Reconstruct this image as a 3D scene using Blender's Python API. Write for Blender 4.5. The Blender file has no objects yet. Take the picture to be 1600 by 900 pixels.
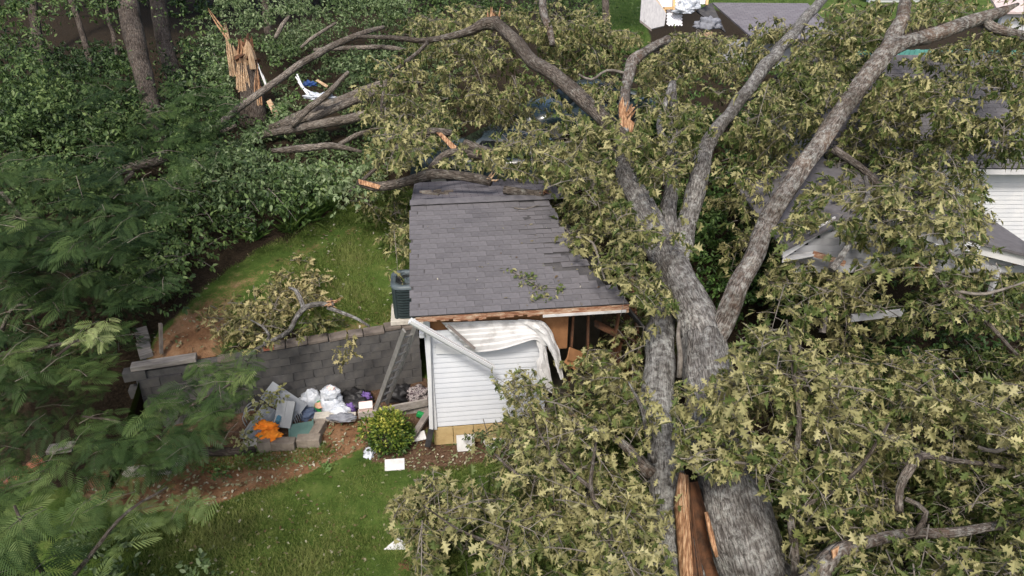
import bpy, math, random
import numpy as np
from mathutils import Vector, Matrix, noise as mnoise

random.seed(7)
rng = np.random.default_rng(11)
S = bpy.context.scene
COL = S.collection
R = math.radians

# ------------------------------------------------------------------ camera, sky, sun, exposure
CAM_H, PITCH, FPX = 9.2, R(30), 1066.667
cam_d = bpy.data.cameras.new('camera'); cam_d.lens = 24; cam_d.sensor_width = 36; cam_d.clip_end = 600
cam = bpy.data.objects.new('camera', cam_d); COL.objects.link(cam)
cam.location = (0, 0, CAM_H); cam.rotation_euler = (R(90) - PITCH, 0, 0)
S.camera = cam

SUN_EL, SUN_AZ = R(54), math.atan2(-0.20, -0.98)          # azimuth measured from +Y towards +X
W = bpy.data.worlds.new('World'); S.world = W; W.use_nodes = True
wn = W.node_tree.nodes; wl = W.node_tree.links
sky = wn.new('ShaderNodeTexSky'); sky.sky_type = 'NISHITA'; sky.sun_disc = False
sky.sun_elevation = SUN_EL; sky.sun_rotation = SUN_AZ
sky.air_density = 1.0; sky.dust_density = 4.0; sky.ozone_density = 0.6
wn['Background'].inputs[1].default_value = 0.15
wl.new(sky.outputs[0], wn['Background'].inputs[0])

sun_d = bpy.data.lights.new('sun', 'SUN'); sun_d.energy = 2.0; sun_d.angle = R(9.0); sun_d.color = (1, .95, .88)
sun = bpy.data.objects.new('sun', sun_d); COL.objects.link(sun)
sdir = Vector((math.sin(SUN_AZ) * math.cos(SUN_EL), math.cos(SUN_AZ) * math.cos(SUN_EL), math.sin(SUN_EL)))
sun.rotation_euler = sdir.to_track_quat('Z', 'Y').to_euler()
sun.location = sdir * 40
S.view_settings.view_transform = 'Standard'; S.view_settings.look = 'None'
S.view_settings.gamma = 1.0; S.view_settings.exposure = 0.56; S.view_settings.use_curve_mapping = False
S.cycles.max_bounces = 6; S.cycles.diffuse_bounces = 3; S.cycles.transmission_bounces = 3

# ------------------------------------------------------------------ surveying helpers (photo pixel + distance -> world point)
CT, ST = math.cos(PITCH), math.sin(PITCH)
def P(u, v, d):
    x = (u - 800) / FPX; y = (450 - v) / FPX
    return np.array([x * d, (CT + y * ST) * d, CAM_H + (-ST + y * CT) * d])
def PZ(u, v, z):
    y = (450 - v) / FPX
    return P(u, v, (z - CAM_H) / (-ST + y * CT))
def PY(u, v, Y):
    y = (450 - v) / FPX
    return P(u, v, Y / (CT + y * ST))
def proj(p):
    p = np.atleast_2d(p)
    d = p[:, 1] * CT - (p[:, 2] - CAM_H) * ST
    up = p[:, 1] * ST + (p[:, 2] - CAM_H) * CT
    d = np.maximum(d, .01)
    return 800 + FPX * p[:, 0] / d, 450 - FPX * up / d, d
def inpoly(u, v, poly):
    u = np.atleast_1d(u); v = np.atleast_1d(v); c = np.zeros(len(u), bool)
    n = len(poly); j = n - 1
    for i in range(n):
        xi, yi = poly[i]; xj, yj = poly[j]
        if yi != yj:
            c ^= ((yi > v) != (yj > v)) & (u < (xj - xi) * (v - yi) / (yj - yi) + xi)
        j = i
    return c
def polyarea(poly):
    a = 0
    for i in range(len(poly)):
        x0, y0 = poly[i - 1]; x1, y1 = poly[i]; a += x0 * y1 - x1 * y0
    return abs(a) / 2
def unit(a):
    a = np.asarray(a, float); return a / np.maximum(np.linalg.norm(a, axis=-1, keepdims=True), 1e-9)

# ------------------------------------------------------------------ materials
MATS = {}
def nodes_of(name):
    m = bpy.data.materials.new(name); m.use_nodes = True
    nt = m.node_tree; return m, nt, nt.nodes['Principled BSDF']
def ramp(nt, stops):
    r = nt.nodes.new('ShaderNodeValToRGB'); e = r.color_ramp.elements
    e[0].position, e[0].color = stops[0][0], (*stops[0][1], 1)
    e[1].position, e[1].color = stops[-1][0], (*stops[-1][1], 1)
    for p, c in stops[1:-1]:
        k = e.new(p); k.color = (*c, 1)
    return r
def mat(name, stops, scale=6, detail=6, rough=.8, bump=.0, bscale=40, metal=0, coords='Object', stretch=(1, 1, 1), objrand=0.0, spec=.3, dist=.02):
    """noise-coloured procedural material; stops = list of (pos, rgb)"""
    if name in MATS: return MATS[name]
    m, nt, b = nodes_of(name); N = nt.nodes; L = nt.links
    tc = N.new('ShaderNodeTexCoord'); mp = N.new('ShaderNodeMapping'); mp.inputs['Scale'].default_value = stretch
    L.new(tc.outputs[coords], mp.inputs[0])
    tex = N.new('ShaderNodeTexNoise'); tex.inputs['Scale'].default_value = scale; tex.inputs['Detail'].default_value = detail
    tex.inputs['Roughness'].default_value = .65
    L.new(mp.outputs[0], tex.inputs[0])
    r = ramp(nt, stops); L.new(tex.outputs[0], r.inputs[0]); out = r.outputs[0]
    if objrand:
        oi = N.new('ShaderNodeObjectInfo'); mr = N.new('ShaderNodeMapRange')
        mr.inputs[3].default_value = 1 - objrand; mr.inputs[4].default_value = 1 + objrand
        L.new(oi.outputs['Random'], mr.inputs[0])
        mx = N.new('ShaderNodeMix'); mx.data_type = 'RGBA'; mx.blend_type = 'MULTIPLY'; mx.inputs[0].default_value = 1
        L.new(out, mx.inputs[6]); L.new(mr.outputs[0], mx.inputs[7]); out = mx.outputs[2]
    L.new(out, b.inputs['Base Color'])
    b.inputs['Roughness'].default_value = rough; b.inputs['Metallic'].default_value = metal
    b.inputs['Specular IOR Level'].default_value = spec
    if bump:
        t2 = N.new('ShaderNodeTexNoise'); t2.inputs['Scale'].default_value = bscale; t2.inputs['Detail'].default_value = 5
        L.new(mp.outputs[0], t2.inputs[0])
        bp = N.new('ShaderNodeBump'); bp.inputs['Strength'].default_value = bump; bp.inputs['Distance'].default_value = dist
        L.new(t2.outputs[0], bp.inputs['Height']); L.new(bp.outputs[0], b.inputs['Normal'])
    MATS[name] = m; return m
def leaf_mat(name, rough=.55, trans=.25, spec=.25):
    """leaf colour from the per-leaf colour attribute, with some light passing through"""
    m, nt, b = nodes_of(name); N = nt.nodes; L = nt.links
    a = N.new('ShaderNodeAttribute'); a.attribute_name = 'Col'
    L.new(a.outputs[0], b.inputs['Base Color']); b.inputs['Roughness'].default_value = rough
    b.inputs['Specular IOR Level'].default_value = spec
    t = N.new('ShaderNodeBsdfTranslucent'); L.new(a.outputs[0], t.inputs[0])
    mx = N.new('ShaderNodeMixShader'); mx.inputs[0].default_value = trans
    L.new(b.outputs[0], mx.inputs[1]); L.new(t.outputs[0], mx.inputs[2])
    L.new(mx.outputs[0], N['Material Output'].inputs[0])
    MATS[name] = m; return m
def bark_mat(name, dark, mid, light, lichen, lich_amt=.62, red=None):
    """furrowed bark: UV is metres around / along the limb; lichen blotches in object space"""
    m, nt, b = nodes_of(name); N = nt.nodes; L = nt.links
    uv = N.new('ShaderNodeUVMap'); mp = N.new('ShaderNodeMapping'); mp.inputs['Scale'].default_value = (34, 6.5, 1)
    L.new(uv.outputs[0], mp.inputs[0])
    n1 = N.new('ShaderNodeTexNoise'); n1.inputs['Scale'].default_value = 1.0; n1.inputs['Detail'].default_value = 8; n1.inputs['Roughness'].default_value = .7
    n1.inputs['Distortion'].default_value = .6
    L.new(mp.outputs[0], n1.inputs[0])
    vo = N.new('ShaderNodeTexVoronoi'); vo.feature = 'DISTANCE_TO_EDGE'; vo.inputs['Scale'].default_value = .75
    L.new(mp.outputs[0], vo.inputs[0])
    r = ramp(nt, [(.3, dark), (.48, mid), (.7, light)]); L.new(n1.outputs[0], r.inputs[0])
    vr = ramp(nt, [(.0, (.30, .28, .27)), (.17, (1, 1, 1))]); L.new(vo.outputs[0], vr.inputs[0])  # crevice shade put into the colour, darkening the furrow edges
    mu = N.new('ShaderNodeMix'); mu.data_type = 'RGBA'; mu.blend_type = 'MULTIPLY'; mu.inputs[0].default_value = .85
    L.new(r.outputs[0], mu.inputs[6]); L.new(vr.outputs[0], mu.inputs[7]); out = mu.outputs[2]
    tc = N.new('ShaderNodeTexCoord')
    if red:
        n4 = N.new('ShaderNodeTexNoise'); n4.inputs['Scale'].default_value = 1.1; n4.inputs['Detail'].default_value = 4
        L.new(tc.outputs['Object'], n4.inputs[0])
        rr = ramp(nt, [(.50, (0, 0, 0)), (.60, (.8, .8, .8))]); L.new(n4.outputs[0], rr.inputs[0])
        mr = N.new('ShaderNodeMix'); mr.data_type = 'RGBA'; L.new(rr.outputs[0], mr.inputs[0])
        L.new(out, mr.inputs[6]); mr.inputs[7].default_value = (*red, 1); out = mr.outputs[2]
    n2 = N.new('ShaderNodeTexNoise'); n2.inputs['Scale'].default_value = 9; n2.inputs['Detail'].default_value = 9; n2.inputs['Roughness'].default_value = .75
    L.new(tc.outputs['Object'], n2.inputs[0])
    lr = ramp(nt, [(lich_amt - .10, (0, 0, 0)), (lich_amt + .06, (.75, .75, .75))]); L.new(n2.outputs[0], lr.inputs[0])
    ml = N.new('ShaderNodeMix'); ml.data_type = 'RGBA'; L.new(lr.outputs[0], ml.inputs[0])
    L.new(out, ml.inputs[6]); ml.inputs[7].default_value = (*lichen, 1)
    n5 = N.new('ShaderNodeTexNoise'); n5.inputs['Scale'].default_value = 1.7; n5.inputs['Detail'].default_value = 5; L.new(tc.outputs['Object'], n5.inputs[0])
    r5 = ramp(nt, [(.32, (.55, .53, .50)), (.5, (.95, .95, .95)), (.68, (1.25, 1.25, 1.22))]); L.new(n5.outputs[0], r5.inputs[0])
    m5 = N.new('ShaderNodeMix'); m5.data_type = 'RGBA'; m5.blend_type = 'MULTIPLY'; m5.inputs[0].default_value = 1; L.new(ml.outputs[2], m5.inputs[6]); L.new(r5.outputs[0], m5.inputs[7])
    L.new(m5.outputs[2], b.inputs['Base Color']); b.inputs['Roughness'].default_value = .95; b.inputs['Specular IOR Level'].default_value = .15
    ad = N.new('ShaderNodeMath'); ad.operation = 'MULTIPLY_ADD'; ad.inputs[1].default_value = 1.2
    mn = N.new('ShaderNodeMath'); mn.operation = 'MINIMUM'; mn.inputs[1].default_value = .22
    L.new(vo.outputs[0], mn.inputs[0]); L.new(mn.outputs[0], ad.inputs[0]); L.new(n1.outputs[0], ad.inputs[2])
    bp = N.new('ShaderNodeBump'); bp.inputs['Strength'].default_value = 1.0; bp.inputs['Distance'].default_value = .06
    L.new(ad.outputs[0], bp.inputs['Height']); L.new(bp.outputs[0], b.inputs['Normal'])
    MATS[name] = m; return m

M_oakleaf = leaf_mat('oak_leaf', .55, .30)
M_broad = leaf_mat('broad_leaf', .5, .22, .3)
M_grass = leaf_mat('grass_blade', .6, .3, .15)
M_mim = leaf_mat('mimosa_leaf', .6, .25, .15)
M_bark = bark_mat('oak_bark', (.080, .074, .068), (.190, .178, .166), (.315, .300, .282), (.44, .445, .42), .58)
M_bark2 = bark_mat('oak_limb_bark', (.06, .046, .038), (.17, .14, .118), (.28, .25, .225), (.42, .42, .385), .57, red=(.17, .12, .09))
M_bark3 = bark_mat('brown_limb_bark', (.058, .048, .040), (.145, .122, .102), (.235, .205, .178), (.32, .31, .27), .62)
M_log = bark_mat('log_bark', (.10, .085, .07), (.245, .212, .178), (.37, .33, .285), (.36, .35, .31), .64)
M_wtrunk = bark_mat('woodland_bark', (.04, .033, .028), (.11, .09, .075), (.19, .16, .135), (.21, .21, .18), .66)
M_twig = mat('twig_bark', [(.35, (.075, .064, .052)), (.6, (.19, .17, .145))], 9, rough=.9)
M_split = mat('split_wood', [(.32, (.06, .03, .018)), (.46, (.25, .125, .062)), (.58, (.45, .275, .155)), (.78, (.60, .45, .30))], 5, 9, .8, .6, 20, stretch=(7, 2.2, .6))
M_rot = mat('rotten_wood', [(.3, (.03, .02, .014)), (.6, (.13, .06, .03))], 5, 8, .95, .8, 18)
M_pine = mat('fresh_splinter', [(.28, (.13, .07, .035)), (.45, (.36, .235, .135)), (.6, (.51, .375, .24)), (.75, (.62, .50, .36))], 4, 8, .85, .5, 24, stretch=(6, 6, .5))
M_shingle = mat('asphalt_shingle', [(.3, (.093, .088, .092)), (.7, (.146, .139, .145))], 5, 10, .95, .35, 240, objrand=.11, dist=.004)
M_felt = mat('roofing_felt', [(.3, (.035, .035, .038)), (.65, (.085, .08, .078))], 5, 8, .9, .3, 60)
M_deckwood = mat('weathered_deck', [(.3, (.12, .105, .095)), (.7, (.24, .21, .19))], 6, 8, .9, .4, 30)
M_rotboard = mat('rotten_board', [(.28, (.11, .045, .025)), (.45, (.27, .13, .075)), (.6, (.45, .32, .22)), (.75, (.62, .56, .50))], 7, 8, .85, .6, 30, stretch=(.6, 3, 3))
M_siding = mat('vinyl_siding', [(.3, (.54, .57, .615)), (.7, (.645, .665, .69))], 1.3, 6, .42, objrand=.02, spec=.4)
M_white = mat('white_vinyl', [(.3, (.56, .58, .60)), (.7, (.67, .675, .67))], 3, 6, .4, spec=.4)
M_dirtywhite = mat('scuffed_white', [(.3, (.34, .325, .31)), (.48, (.54, .535, .525)), (.8, (.63, .625, .61))], 4, 9, .5)
M_gutin = mat('gutter_silt', [(.3, (.10, .07, .055)), (.7, (.26, .21, .18))], 6, 6, .8)
M_tan = mat('tan_foundation', [(.3, (.36, .25, .11)), (.7, (.54, .42, .22))], 3, 8, .9, .3, 40)
M_osb = mat('bare_plywood', [(.3, (.17, .075, .032)), (.7, (.30, .15, .065))], 3, 8, .85, .2, 40)
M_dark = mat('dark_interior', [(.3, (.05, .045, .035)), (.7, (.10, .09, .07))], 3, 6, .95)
M_block = mat('concrete_block', [(.25, (.042, .041, .042)), (.5, (.076, .074, .073)), (.75, (.125, .117, .105))], 2.4, 10, .95, .5, 60, objrand=.12, dist=.008)
M_mortar = mat('mortar', [(.3, (.07, .068, .065)), (.7, (.13, .125, .12))], 8, 8, .95, .4, 60)
M_cap = mat('coping_stone', [(.3, (.10, .083, .07)), (.7, (.20, .17, .145))], 5, 8, .95, .5, 50, objrand=.2)
M_timber = mat('grey_timber', [(.3, (.17, .15, .13)), (.55, (.30, .275, .25)), (.75, (.43, .41, .38))], 5, 8, .9, .4, 30, stretch=(.5, 4, 4), objrand=.15)
M_metal = mat('grey_sheet_metal', [(.3, (.19, .205, .215)), (.7, (.27, .285, .295))], 2, 6, .38, metal=.15, spec=.5)
M_alu = mat('aluminium', [(.3, (.20, .195, .18)), (.7, (.31, .30, .28))], 5, 8, .5, metal=.35)
M_acg = mat('condenser_green', [(.3, (.020, .032, .034)), (.7, (.036, .05, .052))], 5, 6, .5)
M_acl = mat('condenser_lid', [(.3, (.065, .085, .095)), (.7, (.105, .13, .142))], 4, 6, .45)
M_bag = mat('white_plastic_bag', [(.3, (.40, .44, .50)), (.7, (.58, .60, .63))], 5, 6, .35, .6, 11, dist=.05, spec=.5)
M_black = mat('black_plastic', [(.3, (.008, .008, .009)), (.7, (.028, .027, .028))], 5, 6, .5, .5, 12, dist=.03)
M_orange = mat('orange_cloth', [(.3, (.80, .19, .012)), (.7, (.92, .31, .03))], 5, 6, .8, .4, 20)
M_purple = mat('purple_cloth', [(.3, (.07, .04, .15)), (.7, (.20, .13, .36))], 6, 6, .85, .4, 20)
M_denim = mat('denim', [(.3, (.055, .075, .13)), (.7, (.13, .17, .25))], 6, 6, .9, .4, 20)
M_greycloth = mat('grey_cloth', [(.3, (.12, .125, .145)), (.7, (.26, .27, .30))], 7, 6, .9, .4, 20)
M_pattern = mat('printed_cloth', [(.42, (.05, .04, .045)), (.5, (.50, .45, .43)), (.58, (.10, .07, .08))], 14, 3, .9, .3, 20)
M_pink = mat('pink_carton', [(.3, (.78, .50, .45)), (.7, (.86, .70, .66))], 3, 4, .6)
M_tealb = mat('blue_plastic', [(.3, (.05, .13, .19)), (.7, (.09, .22, .29))], 4, 5, .45)
M_greenlid = mat('dull_green_plastic', [(.3, (.07, .14, .12)), (.7, (.13, .22, .19))], 3, 6, .45)
M_green = mat('bright_green_plastic', [(.3, (.012, .20, .055)), (.7, (.03, .32, .09))], 3, 6, .5)
M_clay = mat('red_clay', [(.3, (.24, .075, .045)), (.7, (.40, .15, .10))], 5, 6, .9, .4, 30)
M_cblock = mat('pale_block', [(.3, (.36, .33, .28)), (.7, (.60, .57, .50))], 6, 8, .95, .4, 40)
M_brownblock = mat('brown_block', [(.3, (.14, .115, .09)), (.7, (.27, .23, .185))], 6, 9, .95, .6, 40, objrand=.15)
M_tile = mat('white_board', [(.3, (.48, .48, .46)), (.5, (.64, .64, .63)), (.8, (.70, .70, .69))], 4, 8, .6)
M_paint = mat('car_paint_dark', [(.3, (.018, .028, .034)), (.7, (.026, .038, .045))], 2, 3, .22, spec=.6)
M_paint2 = mat('car_paint_blue', [(.3, (.012, .024, .03)), (.7, (.02, .035, .042))], 2, 3, .22, spec=.6)
M_glass = mat('car_glass', [(.3, (.008, .010, .012)), (.7, (.012, .015, .017))], 2, 3, .06, spec=.7)
M_rubber = mat('rubber', [(.3, (.012, .012, .012)), (.7, (.025, .025, .025))], 9, 3, .8)
M_chrome = mat('wheel_rim', [(.3, (.35, .36, .37)), (.7, (.5, .5, .5))], 4, 3, .35, metal=.7)
M_trim = mat('porch_white', [(.3, (.58, .58, .58)), (.7, (.67, .67, .66))], 3, 6, .5)
M_soffit = mat('porch_grey', [(.3, (.27, .275, .285)), (.7, (.37, .375, .38))], 2, 6, .7)
M_teal = mat('teal_paint', [(.3, (.09, .30, .26)), (.7, (.16, .42, .36))], 5, 6, .7)
M_lattice = mat('lattice_white', [(.3, (.74, .73, .78)), (.7, (.82, .81, .84))], 5, 4, .6)
M_newwood = mat('new_lumber', [(.3, (.52, .33, .15)), (.7, (.66, .46, .24))], 5, 6, .8, stretch=(1, 1, .4))
M_greydeck = mat('silver_decking', [(.3, (.30, .30, .31)), (.7, (.46, .45, .45))], 5, 8, .9, .3, 30, stretch=(4, 1, 1))
M_bluecloth = mat('blue_tarp', [(.3, (.015, .04, .14)), (.7, (.03, .08, .25))], 5, 5, .5)
M_roofpink = mat('pale_roof', [(.3, (.44, .36, .34)), (.7, (.56, .47, .45))], 5, 5, .9)

# ------------------------------------------------------------------ mesh builder
class MB:
    def __init__(s): s.v = []; s.f = []; s.uv = []; s.n = 0
    def add(s, v, f, uv=None):
        v = np.asarray(v, float).reshape(-1, 3)
        s.v.append(v); s.f += [tuple(int(i) + s.n for i in q) for q in f]
        s.uv.append(np.zeros((len(v), 2)) if uv is None else np.asarray(uv, float)); s.n += len(v); return s
    def box(s, c, size, rot=None, taper=1.0):
        x, y, z = [k / 2 for k in size]
        v = np.array([(-x, -y, -z), (x, -y, -z), (x, y, -z), (-x, y, -z), (-x * taper, -y * taper, z), (x * taper, -y * taper, z), (x * taper, y * taper, z), (-x * taper, y * taper, z)])
        if rot is not None: v = v @ np.array(rot).T
        return s.add(v + np.asarray(c, float), [(0, 3, 2, 1), (4, 5, 6, 7), (0, 1, 5, 4), (1, 2, 6, 5), (2, 3, 7, 6), (3, 0, 4, 7)])
    def bar(s, a, b, w, h, up=(0, 0, 1)):
        a = np.asarray(a, float); b = np.asarray(b, float); x = unit(b - a); up = np.asarray(up, float)
        y = np.cross(up, x); y = unit(y) if np.linalg.norm(y) > 1e-4 else np.array([0, 1., 0]); z = np.cross(x, y)
        return s.box((a + b) / 2, (np.linalg.norm(b - a), w, h), np.stack([x, y, z], 1))
    def prism(s, pts, ext):
        """closed polygon pts (n,3) extruded by vector ext"""
        p = np.asarray(pts, float); n = len(p); q = p + np.asarray(ext, float)
        f = [tuple(range(n))[::-1], tuple(range(n, 2 * n))] + [(i, (i + 1) % n, n + (i + 1) % n, n + i) for i in range(n)]
        return s.add(np.vstack([p, q]), f)
    def tube(s, pts, rad, sides=8, cap=True, wob=0.0, seed=0, ridge=0.0):
        pts = np.asarray(pts, float); n = len(pts); rad = np.broadcast_to(np.asarray(rad, float), (n,))
        t = np.gradient(pts, axis=0); t = unit(t)
        ref = np.array([0, 0, 1.]) if abs(t[0][2]) < .9 else np.array([1., 0, 0])
        nrm = unit(np.cross(np.cross(t[0], ref), t[0])); V = []; UV = []; acc = 0
        a = np.linspace(0, 2 * math.pi, sides, endpoint=False)
        for i in range(n):
            nrm = unit(nrm - t[i] * np.dot(nrm, t[i])); bn = np.cross(t[i], nrm)
            if i: acc += np.linalg.norm(pts[i] - pts[i - 1])
            rr = rad[i] * np.ones(sides)
            if wob:
                for k in range(sides):
                    rr[k] *= 1 + wob * mnoise.noise(Vector((math.cos(a[k]) * 1.6 + seed, math.sin(a[k]) * 1.6 + seed * 1.7, acc * 1.5 + seed)))
            if ridge:
                for k in range(sides):
                    q = mnoise.noise(Vector((math.cos(a[k]) * 9 * rad[i] * 2.4 + seed, math.sin(a[k]) * 9 * rad[i] * 2.4, acc * 1.6)))
                    rr[k] += ridge * (1 - 2.2 * abs(q)) + ridge * 1.6 * max(0, mnoise.noise(Vector((math.cos(a[k]) * 1.5, math.sin(a[k]) * 1.5 + seed, acc * 1.1))) - .25)
            V.append(pts[i] + np.outer(np.cos(a) * rr, nrm) + np.outer(np.sin(a) * rr, bn))
            UV.append(np.stack([np.abs(a - math.pi) * max(rad.mean(), .02) + seed * 3.1, np.full(sides, acc)], 1))
        f = [(i * sides + k, i * sides + (k + 1) % sides, (i + 1) * sides + (k + 1) % sides, (i + 1) * sides + k) for i in range(n - 1) for k in range(sides)]
        if cap: f += [tuple(range(sides))[::-1], tuple((n - 1) * sides + k for k in range(sides))]
        return s.add(np.vstack(V), f, np.vstack(UV))
    def grid(s, G, closed=False):
        G = np.asarray(G, float); a, b = G.shape[:2]
        f = [(i * b + j, i * b + j + 1, (i + 1) * b + j + 1, (i + 1) * b + j) for i in range(a - 1) for j in range(b - 1)]
        return s.add(G.reshape(-1, 3), f)
    def build(s, name, m, parent=None, smooth=False, bevel=0):
        me = bpy.data.meshes.new(name); V = np.vstack(s.v)
        me.from_pydata(V.tolist(), [], s.f)
        uv = np.vstack(s.uv); l = me.uv_layers.new(name='UVMap')
        idx = np.empty(len(me.loops), np.int32); me.loops.foreach_get('vertex_index', idx)
        l.data.foreach_set('uv', uv[idx].astype(np.float32).ravel())
        me.materials.append(m)
        if smooth: me.polygons.foreach_set('use_smooth', np.ones(len(me.polygons), bool))
        o = bpy.data.objects.new(name, me); COL.objects.link(o); o.parent = parent
        if bevel:
            b = o.modifiers.new('bevel', 'BEVEL'); b.width = bevel; b.segments = 2; b.limit_method = 'ANGLE'
        return o
def link(name, me, parent=None, mw=None):
    o = bpy.data.objects.new(name, me); COL.objects.link(o); o.parent = parent
    if mw is not None: o.matrix_local = mw
    return o
def empty(name, loc=(0, 0, 0), rz=0):
    o = bpy.data.objects.new(name, None); COL.objects.link(o); o.location = loc; o.rotation_euler = (0, 0, rz); o.empty_display_size = .2
    return o
def tag(o, label=None, cat=None, group=None, kind=None):
    if label: o['label'] = label
    if cat: o['category'] = cat
    if group: o['group'] = group
    if kind: o['kind'] = kind
    return o
def spline(pts, step=.15):
    """Catmull-Rom through rows (x,y,z,r...)"""
    p = np.asarray(pts, float)
    if len(p) == 2: p = np.vstack([p[0], p.mean(0), p[1]])
    q = np.vstack([2 * p[0] - p[1], p, 2 * p[-1] - p[-2]]); out = []
    for i in range(1, len(q) - 2):
        n = max(2, int(np.linalg.norm(q[i + 1][:3] - q[i][:3]) / step)); t = np.linspace(0, 1, n, endpoint=False)[:, None]
        a, b, c, d = q[i - 1], q[i], q[i + 1], q[i + 2]
        out.append(.5 * ((2 * b) + (-a + c) * t + (2 * a - 5 * b + 4 * c - d) * t ** 2 + (-a + 3 * b - 3 * c + d) * t ** 3))
    out.append(p[-1:]); o = np.vstack(out); o[:, 3:] = np.maximum(o[:, 3:], .003); return o
def limb_pts(rows):
    """rows of (u, v, depth, width in photo px) -> (x,y,z,radius)"""
    return np.array([[*P(u, v, d), w / FPX * d / 2] for u, v, d, w in rows])
def limb(name, rows, m, parent=None, sides=10, wob=.12, step=.16, seed=None, jit=.0, ridge=0.0):
    s = spline(limb_pts(rows), step)
    if jit:
        k = np.arange(len(s)) * step
        sd = random.random() * 50
        for c in range(3):
            s[:, c] += [jit * mnoise.noise(Vector((x * 1.3, sd + 7 * c, 0))) for x in k]
    mb = MB(); mb.tube(s[:, :3], s[:, 3], sides, True, wob, random.random() * 40 if seed is None else seed, ridge)
    return mb.build(name, m, parent, True)

# ------------------------------------------------------------------ leaves
def two_half(half):
    """leaf outline from one half (base ... tip): verts, two faces folded on the midrib"""
    h = np.array(half, float); inner = h[1:-1]
    v = np.vstack([h[0], inner, h[-1], inner * [1, -1]]); n = len(inner)
    A = [0] + list(range(1, n + 1)) + [n + 1]; B = [0, n + 1] + list(range(2 * n + 1, n + 1, -1))
    return v, [A[::-1], B[::-1]]
OAK = two_half([(0, 0), (.13, .025), (.24, .20), (.33, .07), (.50, .40), (.58, .10), (.78, .30), (.80, .09), (1, 0)])
OAKF = two_half([(0, 0), (.30, .24), (.42, .09), (.66, .32), (.72, .08), (1, 0)])
ELL = two_half([(0, 0), (.3, .24), (.7, .20), (1, 0)])
BLADE = (np.array([(0, .5), (0, -.5), (1, 0)]), [[0, 1, 2]])
def tmpl(t, fold=.25, droop=.35):
    v = t[0]; z = np.abs(v[:, 1]) * fold - droop * v[:, 0] ** 2
    return np.column_stack([v, z]), t[1]
def frames(d, n):
    x = unit(d); z = unit(n - (n * x).sum(1, keepdims=True) * x); y = np.cross(z, x)
    return np.stack([x, y, z], 2)          # columns
def leaf_mesh(name, T, pos, d, n, size, col, vary=False):
    """all leaves of one mass as one mesh; size (k,) or (k,2) = length, width"""
    tv, tf = T; k = len(pos); nv = len(tv)
    size = np.asarray(size, float)
    if size.ndim == 1: size = np.column_stack([size, size])
    loc = np.repeat(tv[None], k, 0)
    if vary:                                             # each leaf curls and folds its own way
        fo = rng.uniform(-.1, 1.0, (k, 1)); dr_ = rng.uniform(-.1, .9, (k, 1)); tw_i = rng.normal(size=(k, 1)) * .5
        wd = rng.uniform(.38, 1.08, (k, 1)); y = loc[:, :, 1] * wd
        loc[:, :, 1] = y; loc[:, :, 2] = np.abs(y) * fo - dr_ * loc[:, :, 0] ** 2 + tw_i * loc[:, :, 0] * y
    loc = loc * np.stack([size[:, 0], size[:, 1], size[:, 0]], 1)[:, None, :]
    V = np.einsum('kij,knj->kni', frames(d, n), loc) + pos[:, None, :]
    me = bpy.data.meshes.new(name)
    lens = [len(f) for f in tf]; lp = np.concatenate([np.array(f) for f in tf])
    idx = (lp[None] + (np.arange(k) * nv)[:, None]).ravel()
    tot = np.tile(lens, k); start = np.concatenate([[0], np.cumsum(tot)[:-1]])
    me.vertices.add(k * nv); me.vertices.foreach_set('co', V.astype(np.float32).ravel())
    me.loops.add(len(idx)); me.loops.foreach_set('vertex_index', idx.astype(np.int32))
    me.polygons.add(len(tot)); me.polygons.foreach_set('loop_start', start.astype(np.int32))
    me.update(calc_edges=True)
    a = me.color_attributes.new('Col', 'FLOAT_COLOR', 'POINT')
    c4 = np.ones((k, nv, 4), np.float32); c4[:, :, :3] = np.asarray(col)[:, None, :]
    a.data.foreach_set('color', c4.ravel())
    return me
def leaf_obj(name, T, L, m, parent=None, vary=False):
    me = leaf_mesh(name, T, *L, vary=vary); me.materials.append(m)
    return link(name, me, parent)
def cat(Ls):
    return [np.concatenate([np.asarray(l[i]) for l in Ls]) for i in range(5)]
def take(L, mask): return [x[mask] for x in L]
def mixcol(pal, w):
    """pal: list of rgb, w (k,) in 0..1 along the palette"""
    pal = np.array(pal); x = np.clip(w, 0, .999) * (len(pal) - 1); i = x.astype(int); f = (x - i)[:, None]
    return pal[i] * (1 - f) + pal[i + 1] * f
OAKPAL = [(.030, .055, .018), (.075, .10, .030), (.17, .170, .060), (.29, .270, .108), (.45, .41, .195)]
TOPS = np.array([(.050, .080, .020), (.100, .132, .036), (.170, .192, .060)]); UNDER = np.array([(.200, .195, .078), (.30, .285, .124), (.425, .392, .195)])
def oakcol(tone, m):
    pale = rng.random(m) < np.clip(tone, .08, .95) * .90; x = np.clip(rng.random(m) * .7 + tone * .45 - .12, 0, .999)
    a = mixcol(TOPS, x); b = mixcol(UNDER, x); return np.where(pale[:, None], b, a)
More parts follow.
